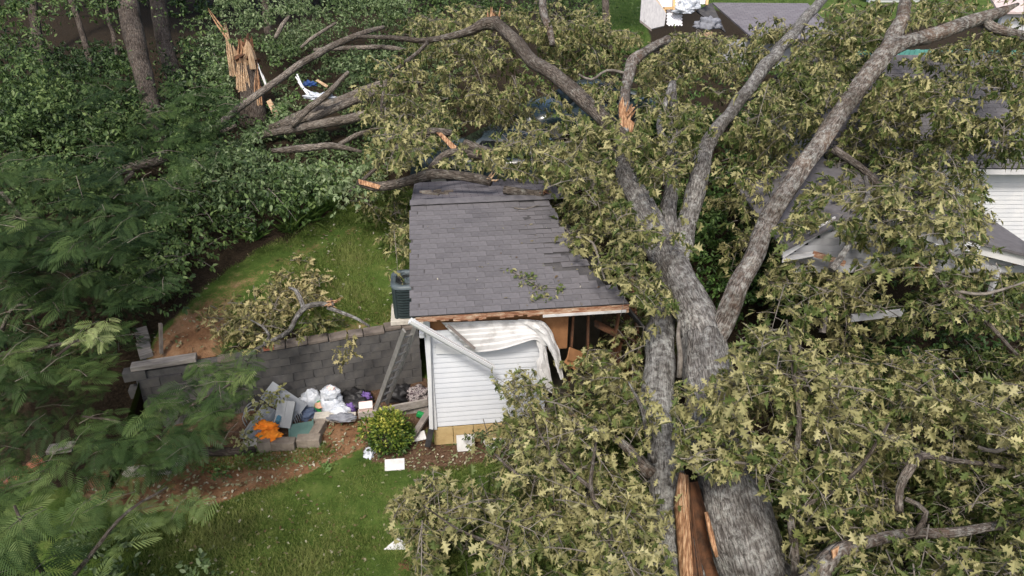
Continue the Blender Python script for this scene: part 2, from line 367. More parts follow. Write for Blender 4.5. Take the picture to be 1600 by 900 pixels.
def branchlet(c, d, L, nsp, size, tone, droop=.35, pal=OAKPAL, nl=(5, 9), spread=.3, flat=.5):
    """leafy shoot: leaves in sprigs on side twigs along a drooping line -> leaves, twig lines"""
    d = unit(d); pts = []; tw = []; out = []
    side0 = unit(np.cross(d, [0, 0, 1.]) + 1e-6)
    line = [c + d * L * (t - .35) + np.array([0, 0, -droop * L * max(t, 0) ** 2]) for t in np.linspace(0, 1, 5)]
    tw.append((np.array(line), .011, .004))
    for k in range(nsp):
        t = (k + rng.random()) / nsp
        b = c + d * L * (t - .35) + np.array([0, 0, -droop * L * t * t])
        sgn = 1 if k % 2 else -1
        sd = unit(side0 * sgn * rng.uniform(.3, 1) + d * rng.uniform(.1, .9) + np.array([0, 0, 1]) * rng.uniform(-flat, flat))
        e = b + sd * spread * rng.uniform(.4, 1.2)
        tw.append((np.array([b, (b + e) / 2 + [0, 0, .02], e]), .006, .003))
        m = rng.integers(nl[0], nl[1] + 1)
        r = unit(rng.normal(size=(m, 3)))
        ld = unit(sd * .55 + r * .9 + np.array([0, 0, -.62 if pal is OAKPAL else -.40]))
        nn = unit(rng.normal(size=(m, 3)) * .55 + np.array([0, -.25, 1.0]))
        pos = e + sd * rng.uniform(-.10, .05, (m, 1)) * 1.3 + r * .015
        sz = size * rng.uniform(.52, 1.22, m)
        w = tone + rng.normal(size=m) * .21
        cc = oakcol(tone + rng.normal() * .1, m) if pal is OAKPAL else mixcol(pal, w)
        out.append([pos, ld, nn, sz, cc * rng.uniform(.85, 1.15, (m, 1))])
    return cat(out), tw
def sample_region(poly, zr, layers, dmin=0, dmax=99, dr=None, foot=.55, rel=False):
    """points spread through the layer of air seen inside a photo polygon"""
    us = [p[0] for p in poly]; vs = [p[1] for p in poly]; pts = []
    A = polyarea(poly); got = 0; tries = 0
    acc = 0.0
    while acc < A * layers and tries < 20000:
        tries += 1
        u = rng.uniform(min(us), max(us)); v = rng.uniform(min(vs), max(vs))
        if not inpoly(u, v, poly)[0]: continue
        if dr: p = P(u, v, rng.uniform(*dr))
        else:
            z = rng.uniform(*zr) + (on_upper(u, v)[2] if rel else 0); p = PZ(u, v, z)
            d = proj(p)[2][0]
            if d > dmax or d < 0: p = P(u, v, dmax * rng.uniform(.85, 1))
            elif d < dmin: p = P(u, v, dmin * rng.uniform(1, 1.1))
        d = proj(p)[2][0]
        acc += foot * (FPX / d) ** 2
        pts.append(p)
    return np.array(pts)
def twig_mesh(name, tw, m, parent=None):
    """thin three-sided twigs, all in one mesh"""
    V = []; F = []; n = 0
    for line, r0, r1 in tw:
        k = len(line); t = unit(np.gradient(line, axis=0))
        s = unit(np.cross(t, [.3, .2, 1.])); b = np.cross(t, s); r = np.linspace(r0, r1, k)[:, None]
        for q in range(3):
            an = q * 2.0944; V.append(line + (s * math.cos(an) + b * math.sin(an)) * r)
        for i in range(k - 1):
            for q in range(3):
                q2 = (q + 1) % 3
                F.append((n + q * k + i, n + q2 * k + i, n + q2 * k + i + 1, n + q * k + i + 1))
        n += 3 * k
    me = bpy.data.meshes.new(name); me.from_pydata(np.vstack(V).tolist(), [], F); me.materials.append(m)
    return link(name, me, parent)

# ------------------------------------------------------------------ ground
def wall_y(x): return 11.93 + (x + 1.95) * .287
def fbm(x, y, s, o=3): return mnoise.fractal(Vector((x * s, y * s, 3.3)), 1.0, 2.0, o)
def base_h(x, y):
    t = max(0, y - wall_y(min(x, 14)))
    return 1.42 + 2.6 * (1 - math.exp(-t / 12.0))
def sm(a, b, x):
    t = min(1, max(0, (x - a) / (b - a))); return t * t * (3 - 2 * t)
def ground_h(x, y):
    """height of whichever ground shows at x, y"""
    b = base_h(x, y)
    if -7.13 < x < -1.72: return b if y > wall_y(x) else 0.0
    if x <= -7.13: return max(0, -.25 + (b + .25) * sm(8.6, 14.0, y))
    return max(0, -.25 + (b + .25) * sm(10.5, 17.0, y))
def soft_mask(V, polys, j=9, n=8):
    u, v, d = proj(V); m = np.zeros(len(V))
    for k in range(n):
        du, dv = rng.uniform(-j, j, len(u)), rng.uniform(-j, j, len(u)); h = np.zeros(len(u), bool)
        for p in polys: h |= inpoly(u + du, v + dv, p)
        m += h
    return m / n
SOIL = [[(585, 650), (575, 690), (560, 705), (520, 722), (470, 745), (380, 772), (300, 800), (215, 800), (120, 770), (150, 735), (240, 725), (330, 716), (420, 706), (490, 700), (510, 655)]]
MULCH = [[(560, 690), (600, 690), (660, 670), (680, 695), (790, 680), (800, 720), (740, 725), (690, 738), (640, 732), (575, 722)],
         [(380, 590), (680, 590), (680, 668), (590, 660), (500, 660), (490, 690), (420, 700), (340, 712), (250, 715), (230, 690)]]
LITTER = [[(-900, -200), (335, -200), (335, 520), (250, 540), (215, 600), (390, 600), (370, 690), (240, 720), (120, 760), (-900, 840)],
          [(1050, 380), (2500, 300), (2500, 1500), (1290, 1500), (1180, 905), (1060, 905)]]
UGRASS = [[(290, 480), (330, 440), (400, 392), (460, 365), (545, 318), (650, 300), (650, 520), (560, 505), (500, 500), (430, 520), (370, 540)],
          [(930, -300), (1015, -300), (1015, 90), (930, 75)], [(1090, -300), (2600, -300), (2600, 70), (1230, 30), (1090, 12)]]
USOIL = [[(225, 530), (270, 500), (310, 470), (330, 440), (430, 395), (470, 385), (560, 345), (585, 352), (560, 368), (480, 408), (400, 440), (365, 500), (340, 570), (215, 585)],
         [(470, 488), (560, 478), (640, 470), (640, 510), (470, 540)], [(540, 352), (600, 350), (590, 372), (530, 380)]]
def ground_material():
    m, nt, b = nodes_of('yard_ground'); N = nt.nodes; L = nt.links
    tc = N.new('ShaderNodeTexCoord'); at = N.new('ShaderNodeAttribute'); at.attribute_name = 'Col'
    sep = N.new('ShaderNodeSeparateColor'); L.new(at.outputs[0], sep.inputs[0])
    def noi(s, d=8):
        t = N.new('ShaderNodeTexNoise'); t.inputs['Scale'].default_value = s; t.inputs['Detail'].default_value = d; t.inputs['Roughness'].default_value = .68
        L.new(tc.outputs['Object'], t.inputs[0]); return t.outputs[0]
    big, mid, fine = noi(.55), noi(2.6), noi(22)
    g = ramp(nt, [(.3, (.035, .062, .013)), (.5, (.065, .105, .022)), (.72, (.13, .155, .045))]); L.new(mid, g.inputs[0])
    so = ramp(nt, [(.3, (.10, .050, .027)), (.5, (.20, .108, .057)), (.72, (.32, .205, .12))]); L.new(mid, so.inputs[0])
    mu = ramp(nt, [(.3, (.045, .026, .017)), (.55, (.115, .070, .045)), (.75, (.22, .155, .11))]); L.new(fine, mu.inputs[0])
    li = ramp(nt, [(.3, (.012, .009, .006)), (.55, (.034, .025, .016)), (.75, (.080, .060, .038))]); L.new(fine, li.inputs[0])
    cur = g.outputs[0]
    for ch, rmp in ((2, li), (1, mu), (0, so)):
        ad = N.new('ShaderNodeMath'); ad.operation = 'ADD'; L.new(sep.outputs[ch], ad.inputs[0])
        sc = N.new('ShaderNodeMath'); sc.operation = 'MULTIPLY_ADD'; sc.inputs[1].default_value = 1.5; sc.inputs[2].default_value = -.78
        ml = N.new('ShaderNodeMath'); ml.operation = 'ADD'; L.new(mid, ml.inputs[0]); L.new(fine, ml.inputs[1])
        hf = N.new('ShaderNodeMath'); hf.operation = 'MULTIPLY'; hf.inputs[1].default_value = .5; L.new(ml.outputs[0], hf.inputs[0])
        L.new(hf.outputs[0], sc.inputs[0]); L.new(sc.outputs[0], ad.inputs[1])
        th = N.new('ShaderNodeMapRange'); th.inputs[1].default_value = .36; th.inputs[2].default_value = .62; L.new(ad.outputs[0], th.inputs[0])
        mx = N.new('ShaderNodeMix'); mx.data_type = 'RGBA'; L.new(th.outputs[0], mx.inputs[0]); L.new(cur, mx.inputs[6]); L.new(rmp.outputs[0], mx.inputs[7]); cur = mx.outputs[2]
    L.new(cur, b.inputs['Base Color']); b.inputs['Roughness'].default_value = 1; b.inputs['Specular IOR Level'].default_value = .08
    bp = N.new('ShaderNodeBump'); bp.inputs['Strength'].default_value = .8; bp.inputs['Distance'].default_value = .04
    L.new(fine, bp.inputs['Height']); L.new(bp.outputs[0], b.inputs['Normal'])
    return m
M_ground = ground_material()
def sheet(name, G, chans, label):
    a, b = G.shape[:2]; V = G.reshape(-1, 3); i = np.arange(a * b).reshape(a, b)
    F = np.stack([i[:-1, :-1], i[1:, :-1], i[1:, 1:], i[:-1, 1:]], -1).reshape(-1, 4)
    me = bpy.data.meshes.new(name); me.from_pydata(V.tolist(), [], F.tolist()); me.materials.append(M_ground)
    c = np.ones((len(V), 4), np.float32)
    for k in range(3): c[:, k] = chans[k]
    at = me.color_attributes.new('Col', 'FLOAT_COLOR', 'POINT'); at.data.foreach_set('color', c.ravel())
    me.polygons.foreach_set('use_smooth', np.ones(len(me.polygons), bool))
    return tag(link(name, me), label, 'ground', kind='structure')
xs = np.concatenate([[-300, -150, -70, -40, -25], np.arange(-16, 14, .12), [16, 20, 30, 60, 150, 300]])
ys = np.concatenate([[-60, -20, -5, 0, 3], np.arange(5, 14, .12), [16, 20, 30, 60, 150, 400]])
G = np.array([[(x, y, (fbm(x, y, .6) * .06 if 4 < y < 15 else 0) - (.0 if y < 16 else .3)) for y in ys] for x in xs])
V = G.reshape(-1, 3)
sheet('lower_ground', G, (soft_mask(V, SOIL), soft_mask(V, MULCH), soft_mask(V, LITTER)), 'patchy lawn with bare red soil below the block wall')
xs = np.concatenate([[-200, -90, -50, -35, -28], np.arange(-24, -7.2, .28), [-7.19, -7.07], np.arange(-7.0, -1.74, .15), [-1.74, -1.66], np.arange(-1.5, 16, .35), [18, 24, 35, 60, 120, 200]])
tau = np.linspace(0, 1, 90) ** 2.2
rows = []
for x in xs:
    left = x <= -7.13; right = x > -1.70
    yf = 8.0 if left else (10.0 if right else wall_y(x) + .11)
    r = []
    for t in tau:
        y = yf + (260 - yf) * t
        h = ground_h(x, y) if (left or right) else base_h(x, y)
        if left: h = -.25 + (base_h(x, y) + .25) * sm(8.6, 14.0, y)
        if right: h = -.25 + (base_h(x, y) + .25) * sm(10.5, 17.0, y)
        if not (left or right): h -= .10 * (1 - sm(0, .5, y - yf)) * sm(-3.4, -5.5, x)
        r.append((x, y, h + fbm(x, y, .5) * .10 * min(1, (y - yf) / 2 + .15)))
    rows.append(r)
G = np.array(rows); V = G.reshape(-1, 3)
ug = soft_mask(V, UGRASS); us_ = soft_mask(V, USOIL); us2 = soft_mask(V, [[(232, 552), (262, 512), (300, 482), (335, 478), (350, 520), (340, 562), (290, 580)]])
sheet('upper_ground', G, (np.maximum(us_ * .44, us2 * .9), us_ * 0, (1 - np.maximum(ug, us_))), 'raised grassy terrace and wooded slope behind the block wall')

def grass(name, polys, nots, zf, count, label, h=(.05, .10), pal=((.068, .108, .022), (.130, .182, .042), (.23, .26, .085))):
    pts = []
    us = [p[0] for q in polys for p in q]; vs = [p[1] for q in polys for p in q]
    n = count * 3
    u = rng.uniform(max(-40, min(us)), min(1640, max(us)), n); v = rng.uniform(max(-5, min(vs)), min(930, max(vs)), n)
    ok = np.zeros(n, bool)
    for p in polys: ok |= inpoly(u, v, p)
    jv = rng.uniform(-8, 8, n); ju = rng.uniform(-8, 8, n)
    for p in nots: ok &= ~inpoly(u + ju, v + jv, p)
    u, v = u[ok][:count], v[ok][:count]
    pos = np.array([zf(a, b) for a, b in zip(u, v)]); k = len(pos)
    d = unit(np.column_stack([rng.normal(size=(k, 2)) * .55, np.ones(k)]))
    n_ = unit(np.column_stack([rng.normal(size=(k, 2)), rng.uniform(.1, .6, k)]))
    sz = np.column_stack([rng.uniform(*h, k), rng.uniform(.010, .022, k)])
    patch = np.array([fbm(p[0], p[1], .9) for p in pos])
    T = (np.column_stack([BLADE[0], np.zeros(3)]), BLADE[1])
    w = .46 + patch * .75 + rng.normal(size=k) * .24; sz[:, 0] *= np.clip(1 + patch * .9, .5, 1.8)
    o = leaf_obj(name, T, [pos, d, n_, sz, mixcol(pal, w)], M_grass)
    return tag(o, label, 'grass', kind='stuff')
def on_lower(u, v):
    p = PZ(u, v, 0.0); p[2] = -.004; return p
def on_upper(u, v):
    p = PZ(u, v, 1.6)
    for _ in range(5): p = PZ(u, v, ground_h(p[0], p[1]))
    return p
grass('lawn_grass', [[(120, 930), (150, 830), (300, 800), (470, 745), (575, 722), (640, 732), (700, 730), (820, 715), (900, 800), (1000, 930)],
                     [(380, 700), (500, 690), (530, 700), (500, 722), (420, 735), (300, 735), (300, 715)]], [], on_lower, 60000, 'short green lawn grass in front of the white shed')
grass('terrace_grass', [UGRASS[0]], [USOIL[0]], on_upper, 32000, 'short grass on the terrace behind the block wall', (.05, .12))

# ------------------------------------------------------------------ shed
YAW = R(6.5); SO = PZ(677, 695, 0)
def l2w(x, y, z): return SO + np.array([x * math.cos(YAW) - y * math.sin(YAW), x * math.sin(YAW) + y * math.cos(YAW), z])
def w2l(p):
    q = np.asarray(p) - SO; return np.array([q[0] * math.cos(YAW) + q[1] * math.sin(YAW), -q[0] * math.sin(YAW) + q[1] * math.cos(YAW), q[2]])
CAMV = np.array([0, 0, CAM_H])
def hit_local(u, v, n, o):
    """photo ray against a plane given in shed coordinates"""
    c = w2l(CAMV); d = w2l(P(u, v, 1.0)) - c; n = np.asarray(n, float)
    return c + d * (np.dot(np.asarray(o) - c, n) / np.dot(d, n))
def wall_hit(u, v, yo=0): return hit_local(u, v, (0, 1, 0), (0, yo, 0))
EZ, RP, SL = 3.12, R(13.5), 3.15
def roof_pt(lx, s, lift=0): return np.array([lx, -.27 + s * math.cos(RP) - lift * math.sin(RP), EZ + s * math.sin(RP) + lift * math.cos(RP)])
def roof_hit(u, v):
    p = hit_local(u, v, (0, -math.sin(RP), math.cos(RP)), roof_pt(0, 0)); return p[0], (p[1] + .27) / math.cos(RP)
shed = tag(empty('storm_damaged_shed', SO, YAW), 'white vinyl sided shed with grey shingle roof crushed on one side by the oak', 'shed')
SW, SD = 3.35, 5.6                       # width, depth of the walls
EDGE = sorted([(roof_hit(u, v)[1], roof_hit(u, v)[0]) for u, v in ((986, 478), (975, 462), (950, 447), (935, 432), (905, 402), (890, 385), (872, 352), (860, 325), (856, 314))])
es, ex = [e[0] for e in EDGE], [e[1] for e in EDGE]
def edge_x(s): return float(np.interp(s, es, ex))
# deck with the broken outline
top = [roof_pt(-.19, 0), *[roof_pt(x - .02, max(0, s)) for s, x in EDGE], roof_pt(edge_x(SL) - .02, SL), roof_pt(-.19, SL)]
nrm = np.array([0, -math.sin(RP), math.cos(RP)])
MB().prism([p - nrm * .04 for p in top], nrm * .036).build('roof_deck', M_felt, shed)
back = [roof_pt(-.19, SL), roof_pt(3.1, SL)]
bp_ = lambda x, s: np.array([x, roof_pt(0, SL)[1] + s * math.cos(RP), roof_pt(0, SL)[2] - s * math.sin(RP)])
def brick_mat(name, c1, c2, mortar, w, h, coords='Object', rot=(0, 0, 0)):
    m, nt, b = nodes_of(name); N = nt.nodes; L = nt.links
    tc = N.new('ShaderNodeTexCoord'); mp = N.new('ShaderNodeMapping'); mp.inputs['Rotation'].default_value = rot
    L.new(tc.outputs[coords], mp.inputs[0]); bt = N.new('ShaderNodeTexBrick'); L.new(mp.outputs[0], bt.inputs[0])
    bt.inputs['Color1'].default_value = (*c1, 1); bt.inputs['Color2'].default_value = (*c2, 1); bt.inputs['Mortar'].default_value = (*mortar, 1)
    bt.inputs['Scale'].default_value = 1; bt.inputs['Mortar Size'].default_value = .008; bt.inputs['Brick Width'].default_value = w; bt.inputs['Row Height'].default_value = h
    L.new(bt.outputs[0], b.inputs['Base Color']); b.inputs['Roughness'].default_value = .95; b.inputs['Specular IOR Level'].default_value = .2
    MATS[name] = m; return m
M_farsh = brick_mat('distant_shingle', (.145, .135, .15), (.185, .175, .19), (.075, .07, .078), .30, .145)
MB().prism([bp_(-.19, 0), bp_(3.0, 0), bp_(3.0, 3.1), bp_(-.19, 3.1)], -nrm * [1, -1, 1] * .04).build('back_roof_slope', M_farsh, shed)
# shingle tabs, one object each
tw_, th_ = .308, .205
def tab_mesh(w, name='shingle'):
    mb = MB(); t = .009
    v = [(0, 0, .008), (w, 0, .008), (w, th_, .001), (0, th_, .001), (0, 0, .008 + t), (w, 0, .008 + t), (w, th_, .001 + t * .5), (0, th_, .001 + t * .5)]
    mb.add(v, [(0, 3, 2, 1), (4, 5, 6, 7), (0, 1, 5, 4), (1, 2, 6, 5), (2, 3, 7, 6), (3, 0, 4, 7)])
    o = mb.build(name, M_shingle); me = o.data; bpy.data.objects.remove(o); return me
TABS = {round(w, 2): tab_mesh(w) for w in (.302, .25, .20, .15, .10)}
MISSING = [[(856, 408), (878, 408), (880, 424), (858, 424)], [(852, 417), (882, 415), (890, 432), (852, 432)], [(900, 420), (940, 415), (965, 448), (945, 452), (905, 438)], [(884, 388), (915, 390), (912, 404), (882, 400)]]
rows_n = int(SL / .1432)
Mroof = Matrix(((1, 0, 0), (0, math.cos(RP), -math.sin(RP)), (0, math.sin(RP), math.cos(RP)))).to_4x4()
for i in range(rows_n):
    s = i * .1432 - .02; x = -.215 - ((i * .137) % .308); 
    while x < edge_x(s + .08):
        x0 = max(x, -.215); x1 = x + .302; w = x1 - x0
        xe = edge_x(s + .07)
        if x1 > xe + .05: w = xe + .05 - x0
        if w > .08:
            key = min(TABS, key=lambda k: abs(k - w)); c = l2w(*roof_pt(x0 + w / 2, s + .07)); pu, pv, _ = proj(c)
            if not any(inpoly(pu, pv, q)[0] for q in MISSING):
                a = random.gauss(0, .004); near = x1 > xe - .5
                mw = Matrix.Translation(Vector(roof_pt(x0, s, .002))) @ Mroof @ Matrix.Rotation(a + (random.gauss(0, .04) if near else 0), 4, 'Z') @ Matrix.Rotation(-(abs(random.gauss(0, .07)) if near else abs(random.gauss(0, .006))), 4, 'X')
                link('shingle', TABS[key], shed, mw)
        x += .308
mb = MB()
for k in range(10):
    a = roof_pt(-.2 + k * .3, SL, .012); mb.box(a + [.15, 0, .004], (.31, .26, .012), Matrix.Rotation(random.gauss(0, .02), 3, 'Y'))
mb.build('ridge_cap', M_shingle, shed)
# rotten fascia boards and white drip edge
x = -.12
for k, (w, hgt) in enumerate(((.62, .085), (.55, .11), (.70, .09), (.62, .12), (.58, .12), (.55, .125))):
    mb = MB(); n = 9
    for j in range(n):
        f = j / n; hh = hgt * (1 + .25 * random.uniform(-1, 1)); mb.box((x + w * (f + .5 / n), -.262 + random.uniform(-.008, .008), EZ - .035 - hh / 2), (w / n + .004, .028, hh))
    mb.build('fascia_board', M_rotboard, shed); x += w + .005
MB().box((2.75, -.288, EZ - .150), (1.45, .012, .05)).build('drip_edge', M_dirtywhite, shed)
# walls
MB().prism([(0, .1, .42), (0, SD, .42), (0, SD, 2.98), (0, 2.8, 3.7), (0, .1, 2.98)], (.1, 0, 0)).build('side_wall', M_siding, shed)
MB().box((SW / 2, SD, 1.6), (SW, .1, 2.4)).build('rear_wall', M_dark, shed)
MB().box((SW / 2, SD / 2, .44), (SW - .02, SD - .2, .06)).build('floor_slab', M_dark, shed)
MB().box((1.02, .06, 1.7), (2.0, .05, 2.5)).build('sheathing', M_osb, shed)
for bx_, w in ((.19, .36), (.57, .38), (.96, .38), (1.35, .38), (1.74, .38)):
    for bz in (.11, .32):
        MB().box((bx_ + .02, .06, bz), (w, .16, .20)).build('foundation_block', M_tan, shed)
for k in range(5):
    MB().box((2.12 + k * .3, .08, .2), (.28, .14, .38)).build('foundation_block', M_tan, shed)
# siding boards: each course a lapped profile
ROWH = .114
for i in range(19):
    z0 = .45 + i * ROWH; xr = 2.15 if i < 16 else 2.05
    sec = [(-.004, 0), (-.021, .010), (-.019, .035), (-.012, .085), (-.006, ROWH + .004), (.012, ROWH + .004), (.012, 0)]
    MB().prism([(.10, y, z0 + z) for y, z in sec], (xr - .10, 0, 0)).build('siding_board', M_siding, shed)
MB().box((.045, -.02, 1.70), (.11, .07, 2.56)).build('corner_post', M_white, shed, bevel=.008)
MB().box((.045, .03, 1.70), (.07, .11, 2.55)).build('corner_post', M_white, shed, bevel=.008)
# exposed plywood, studs, dark opening, broken timbers
p0, p1 = wall_hit(838, 500, .02), wall_hit(873, 560, .02)
MB().box(((p0[0] + p1[0]) / 2 + .1, .03, 2.55), (.52, .02, 1.0)).build('plywood_panel', M_osb, shed)
for xx, lean in ((2.62, .02), (3.0, -.10), (3.3, .2)):
    MB().bar((xx, .12, .5), (xx + lean, .12, 2.95), .04, .09, (0, 1, 0)).build('stud', M_rot, shed)
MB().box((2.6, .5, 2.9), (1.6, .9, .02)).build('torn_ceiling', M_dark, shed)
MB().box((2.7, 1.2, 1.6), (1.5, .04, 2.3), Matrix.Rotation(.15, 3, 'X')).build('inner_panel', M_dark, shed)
for a, b_, w in (((888, 552, -.5), (915, 562, -.3), .22), ((885, 560, -.45), (905, 575, -.5), .16)):
    A = wall_hit(a[0], a[1], a[2]); B = wall_hit(b_[0], b_[1], b_[2])
    MB().bar(A, B, w, .02, (0, -.6, .5)).build('broken_panel', M_osb, shed)
# collapsed right hand side of the roof, under the limb
col_pts = [roof_pt(edge_x(.1) - .05, .1), roof_pt(edge_x(1.2) - .05, 1.2), roof_pt(edge_x(2.6), 2.6)]
for k, (s0, s1) in enumerate(((.1, .8), (.75, 1.6), (1.5, 2.6))):
    a, b_ = roof_pt(edge_x(s0) - .04, s0, -.03), roof_pt(edge_x(s1) - .04, s1, -.03)
    dx = np.array([.75, .05, -1.0 + .2 * k])
    MB().prism([a, a + dx, b_ + dx * .9 + [0, 0, .1], b_], (0, 0, -.05)).build('collapsed_roof_panel', M_felt, shed)
for u0, v0, u1, v1, y0, y1 in ((985, 420, 1000, 560, 1.0, .2), (1000, 440, 960, 560, .8, .1), (970, 470, 1015, 520, .4, .3), (1005, 470, 1015, 590, .6, .2), (930, 505, 1000, 540, .1, .2), (975, 430, 1010, 450, 1.2, 1.0), (960, 560, 1010, 600, 0, .2)):
    MB().bar(wall_hit(u0, v0, y0), wall_hit(u1, v1, y1), .05, .14, (0, 1, .3)).build('broken_rafter', M_rot if random.random() < .6 else M_rotboard, shed)
# peeled vinyl sheet
def patch(ctrl, n=8):
    C = np.array(ctrl, float); rows_ = np.array([spline(np.column_stack([r, np.zeros(len(r))]), .08)[:, :3] if False else r for r in C])
    def cr(a, k):
        a = np.asarray(a); q = np.concatenate([[2 * a[0] - a[1]], a, [2 * a[-1] - a[-2]]]); o = []
        for i in range(1, len(q) - 2):
            for t in np.linspace(0, 1, k, endpoint=False):
                o.append(.5 * (2 * q[i] + (-q[i - 1] + q[i + 1]) * t + (2 * q[i - 1] - 5 * q[i] + 4 * q[i + 1] - q[i + 2]) * t * t + (-q[i - 1] + 3 * q[i] - 3 * q[i + 1] + q[i + 2]) * t ** 3))
        o.append(a[-1]); return np.array(o)
    A = np.array([cr(r, n) for r in C]); return cr(A, n)
def sheet_obj(name, ctrl, m, parent, th=.004, n=8, laps=0, crumple=0.0):
    G_ = patch(ctrl, n)
    if crumple: G_ = G_ + rng.normal(size=G_.shape) * crumple
    if laps:
        ph = (np.linspace(0, 1, G_.shape[0]) * laps) % 1.0; G_[:, :, 1] -= (.020 * (1 - ph))[:, None]
    o = MB().grid(G_).build(name, m, parent, not crumple); sd_ = o.modifiers.new('s', 'SOLIDIFY'); sd_.thickness = th; return o
def wh(rows): return [[wall_hit(u, v, y) for u, v, y in r] for r in rows]
sheet_obj('peeled_siding_sheet', wh([
    [(690, 503, -.03), (720, 502, -.03), (765, 500, -.03), (805, 499, -.04), (836, 499, -.05), (850, 503, -.06)],
    [(702, 516, -.06), (728, 515, -.08), (768, 512, -.09), (808, 510, -.10), (842, 511, -.12), (860, 520, -.14)],
    [(718, 531, -.10), (738, 530, -.13), (775, 527, -.16), (812, 522, -.18), (845, 521, -.20), (866, 538, -.20)],
    [(734, 549, -.10), (752, 549, -.17), (782, 545, -.22), (810, 537, -.25), (836, 530, -.24), (848, 540, -.24)]]), M_dirtywhite, shed, n=16, laps=6)
sheet_obj('curled_siding_strip', wh([
    [(808, 499, -.05), (826, 499, -.09), (840, 500, -.05), (852, 504, -.04)], [(832, 514, -.19), (844, 512, -.24), (854, 515, -.15), (864, 523, -.10)],
    [(850, 532, -.27), (858, 532, -.30), (866, 538, -.20), (873, 547, -.16)], [(862, 552, -.31), (867, 554, -.34), (873, 560, -.26), (878, 567, -.22)],
    [(869, 572, -.32), (872, 574, -.34), (876, 578, -.29), (879, 582, -.27)], [(876, 592, -.34), (878, 593, -.36), (880, 595, -.33), (882, 597, -.31)]]), M_dirtywhite, shed, n=3, crumple=.007)
sheet_obj('hanging_siding_flap', wh([
    [(838, 532, -.20), (845, 531, -.24), (850, 533, -.20)], [(843, 550, -.26), (849, 553, -.28), (855, 560, -.24)], [(838, 573, -.28), (847, 580, -.34), (860, 586, -.28)], [(846, 604, -.32), (854, 610, -.36), (866, 616, -.32)]]), M_dirtywhite, shed, n=3, crumple=.008)
# loose siding strip band left of the bulge
MB().prism([wall_hit(681, 536, -.05), wall_hit(728, 540, -.05), wall_hit(730, 553, -.05), wall_hit(681, 553, -.05)], (0, -.006, 0)).build('loose_siding_strip', M_white, shed)
# torn gutter hanging across the wall
A, B = wall_hit(641, 501, -.42), wall_hit(772, 574, -.42)
gx = unit(B - A); gy = unit(np.cross((0, 0, 1), gx)); gz = np.cross(gx, gy)
if gy[1] > 0: gy = -gy
gz = np.array(gz) if gz[2] > 0 else -np.array(gz)
sec = [(.06, .03), (.06, -.05), (-.01, -.065), (-.05, -.02), (-.065, .045), (-.05, .05), (-.038, -.012), (-.004, -.05), (.048, -.038), (.048, .03)]
def gsec(sec): return [A + (-gy) * a + gz * b for a, b in sec]
gut = MB().prism(gsec(sec), B - A).build('torn_gutter', M_white, shed)
MB().prism([A + (-gy) * a + gz * b + gx * .3 for a, b in ((-.03, -.03), (-.004, -.046), (.044, -.034), (.044, .006))], (B - A) * .84).build('gutter_silt', M_gutin, gut)
MB().bar(wall_hit(700, 508, -.30), wall_hit(742, 545, -.30), .05, .012, (0, -1, .3)).build('torn_flashing', M_deckwood, shed)
# downspout with black boot, corner light
MB().bar(wall_hit(669, 522, -.10), wall_hit(674, 671, -.10), .055, .075, (1, 0, 0)).build('downspout', M_white, shed, bevel=.008)
MB().bar(wall_hit(674, 670, -.10), wall_hit(668, 698, -.25), .10, .11, (1, 0, 0)).build('downspout_boot', M_black, shed, bevel=.01)
fl = MB().box(wall_hit(659, 522, -.12), (.09, .10, .12)).build('corner_lamp', M_white, shed, bevel=.02)

# ------------------------------------------------------------------ retaining wall
rw = tag(empty('retaining_wall', (-1.95, wall_y(-1.95), 0), math.atan(.287)), 'grey concrete block retaining wall with brown coping holding up the terrace', 'wall')
WL = 5.36
MB().box((-WL / 2 - .02, .02, .66), (WL, .14, 1.36)).build('mortar_core', M_mortar, rw)
def rough_block(sx, sy, sz, sd):
    n = 3; mb = MB(); mb.box((0, 0, 0), (sx, sy, sz)); o = mb.build('block', M_block, bevel=0); me = o.data; bpy.data.objects.remove(o)
    v = np.array([p.co[:] for p in me.vertices]); v += np.random.default_rng(sd).normal(size=v.shape) * .004
    me.vertices.foreach_set('co', v.ravel()); return me
BK = [rough_block(.393, .20, .193, s) for s in range(6)]; BH = [rough_block(.193, .20, .193, s + 20) for s in range(3)]
for c in range(7):
    x = -.02; first = c % 2
    while x > -WL:
        if first: me, w = random.choice(BH), .2; first = 0
        else: me, w = random.choice(BK), .4
        xc = x - w / 2; topc = c == 6
        if not (c >= 5 and -5.2 < xc < -3.6 and random.random() < (.75 if topc else .15)) :
            link('block', me, rw, Matrix.Translation((xc, random.gauss(-.005, .006), .10 + c * .2)) @ Matrix.Rotation(random.gauss(0, .008), 4, 'Z'))
        x -= w
x = -.05
while x > -2.9:
    w = random.uniform(.3, .46); me = MB().box((0, 0, 0), (w - .015, .24, .07))
    o = me.build('coping_stone', M_cap, rw, bevel=.01); o.location = (x - w / 2, .02 + random.gauss(0, .012), 1.445 + random.gauss(0, .006)); o.rotation_euler = (random.gauss(0, .02), random.gauss(0, .02), random.gauss(0, .03)); x -= w
MB().box((0, 0, 0), (.20, .10, .09)).build('loose_brick', M_clay, rw, bevel=.006).location = (-2.72 - .25, -.06, 1.47)
for xx, w, dz in ((-3.7, .5, 0.02), (-4.25, .45, -.01)):
    o = MB().box((0, 0, 0), (w, .22, .06)).build('coping_stone', M_cap, rw, bevel=.01); o.location = (xx, .02, 1.30 + dz); o.rotation_euler = (.05, .03, .04)
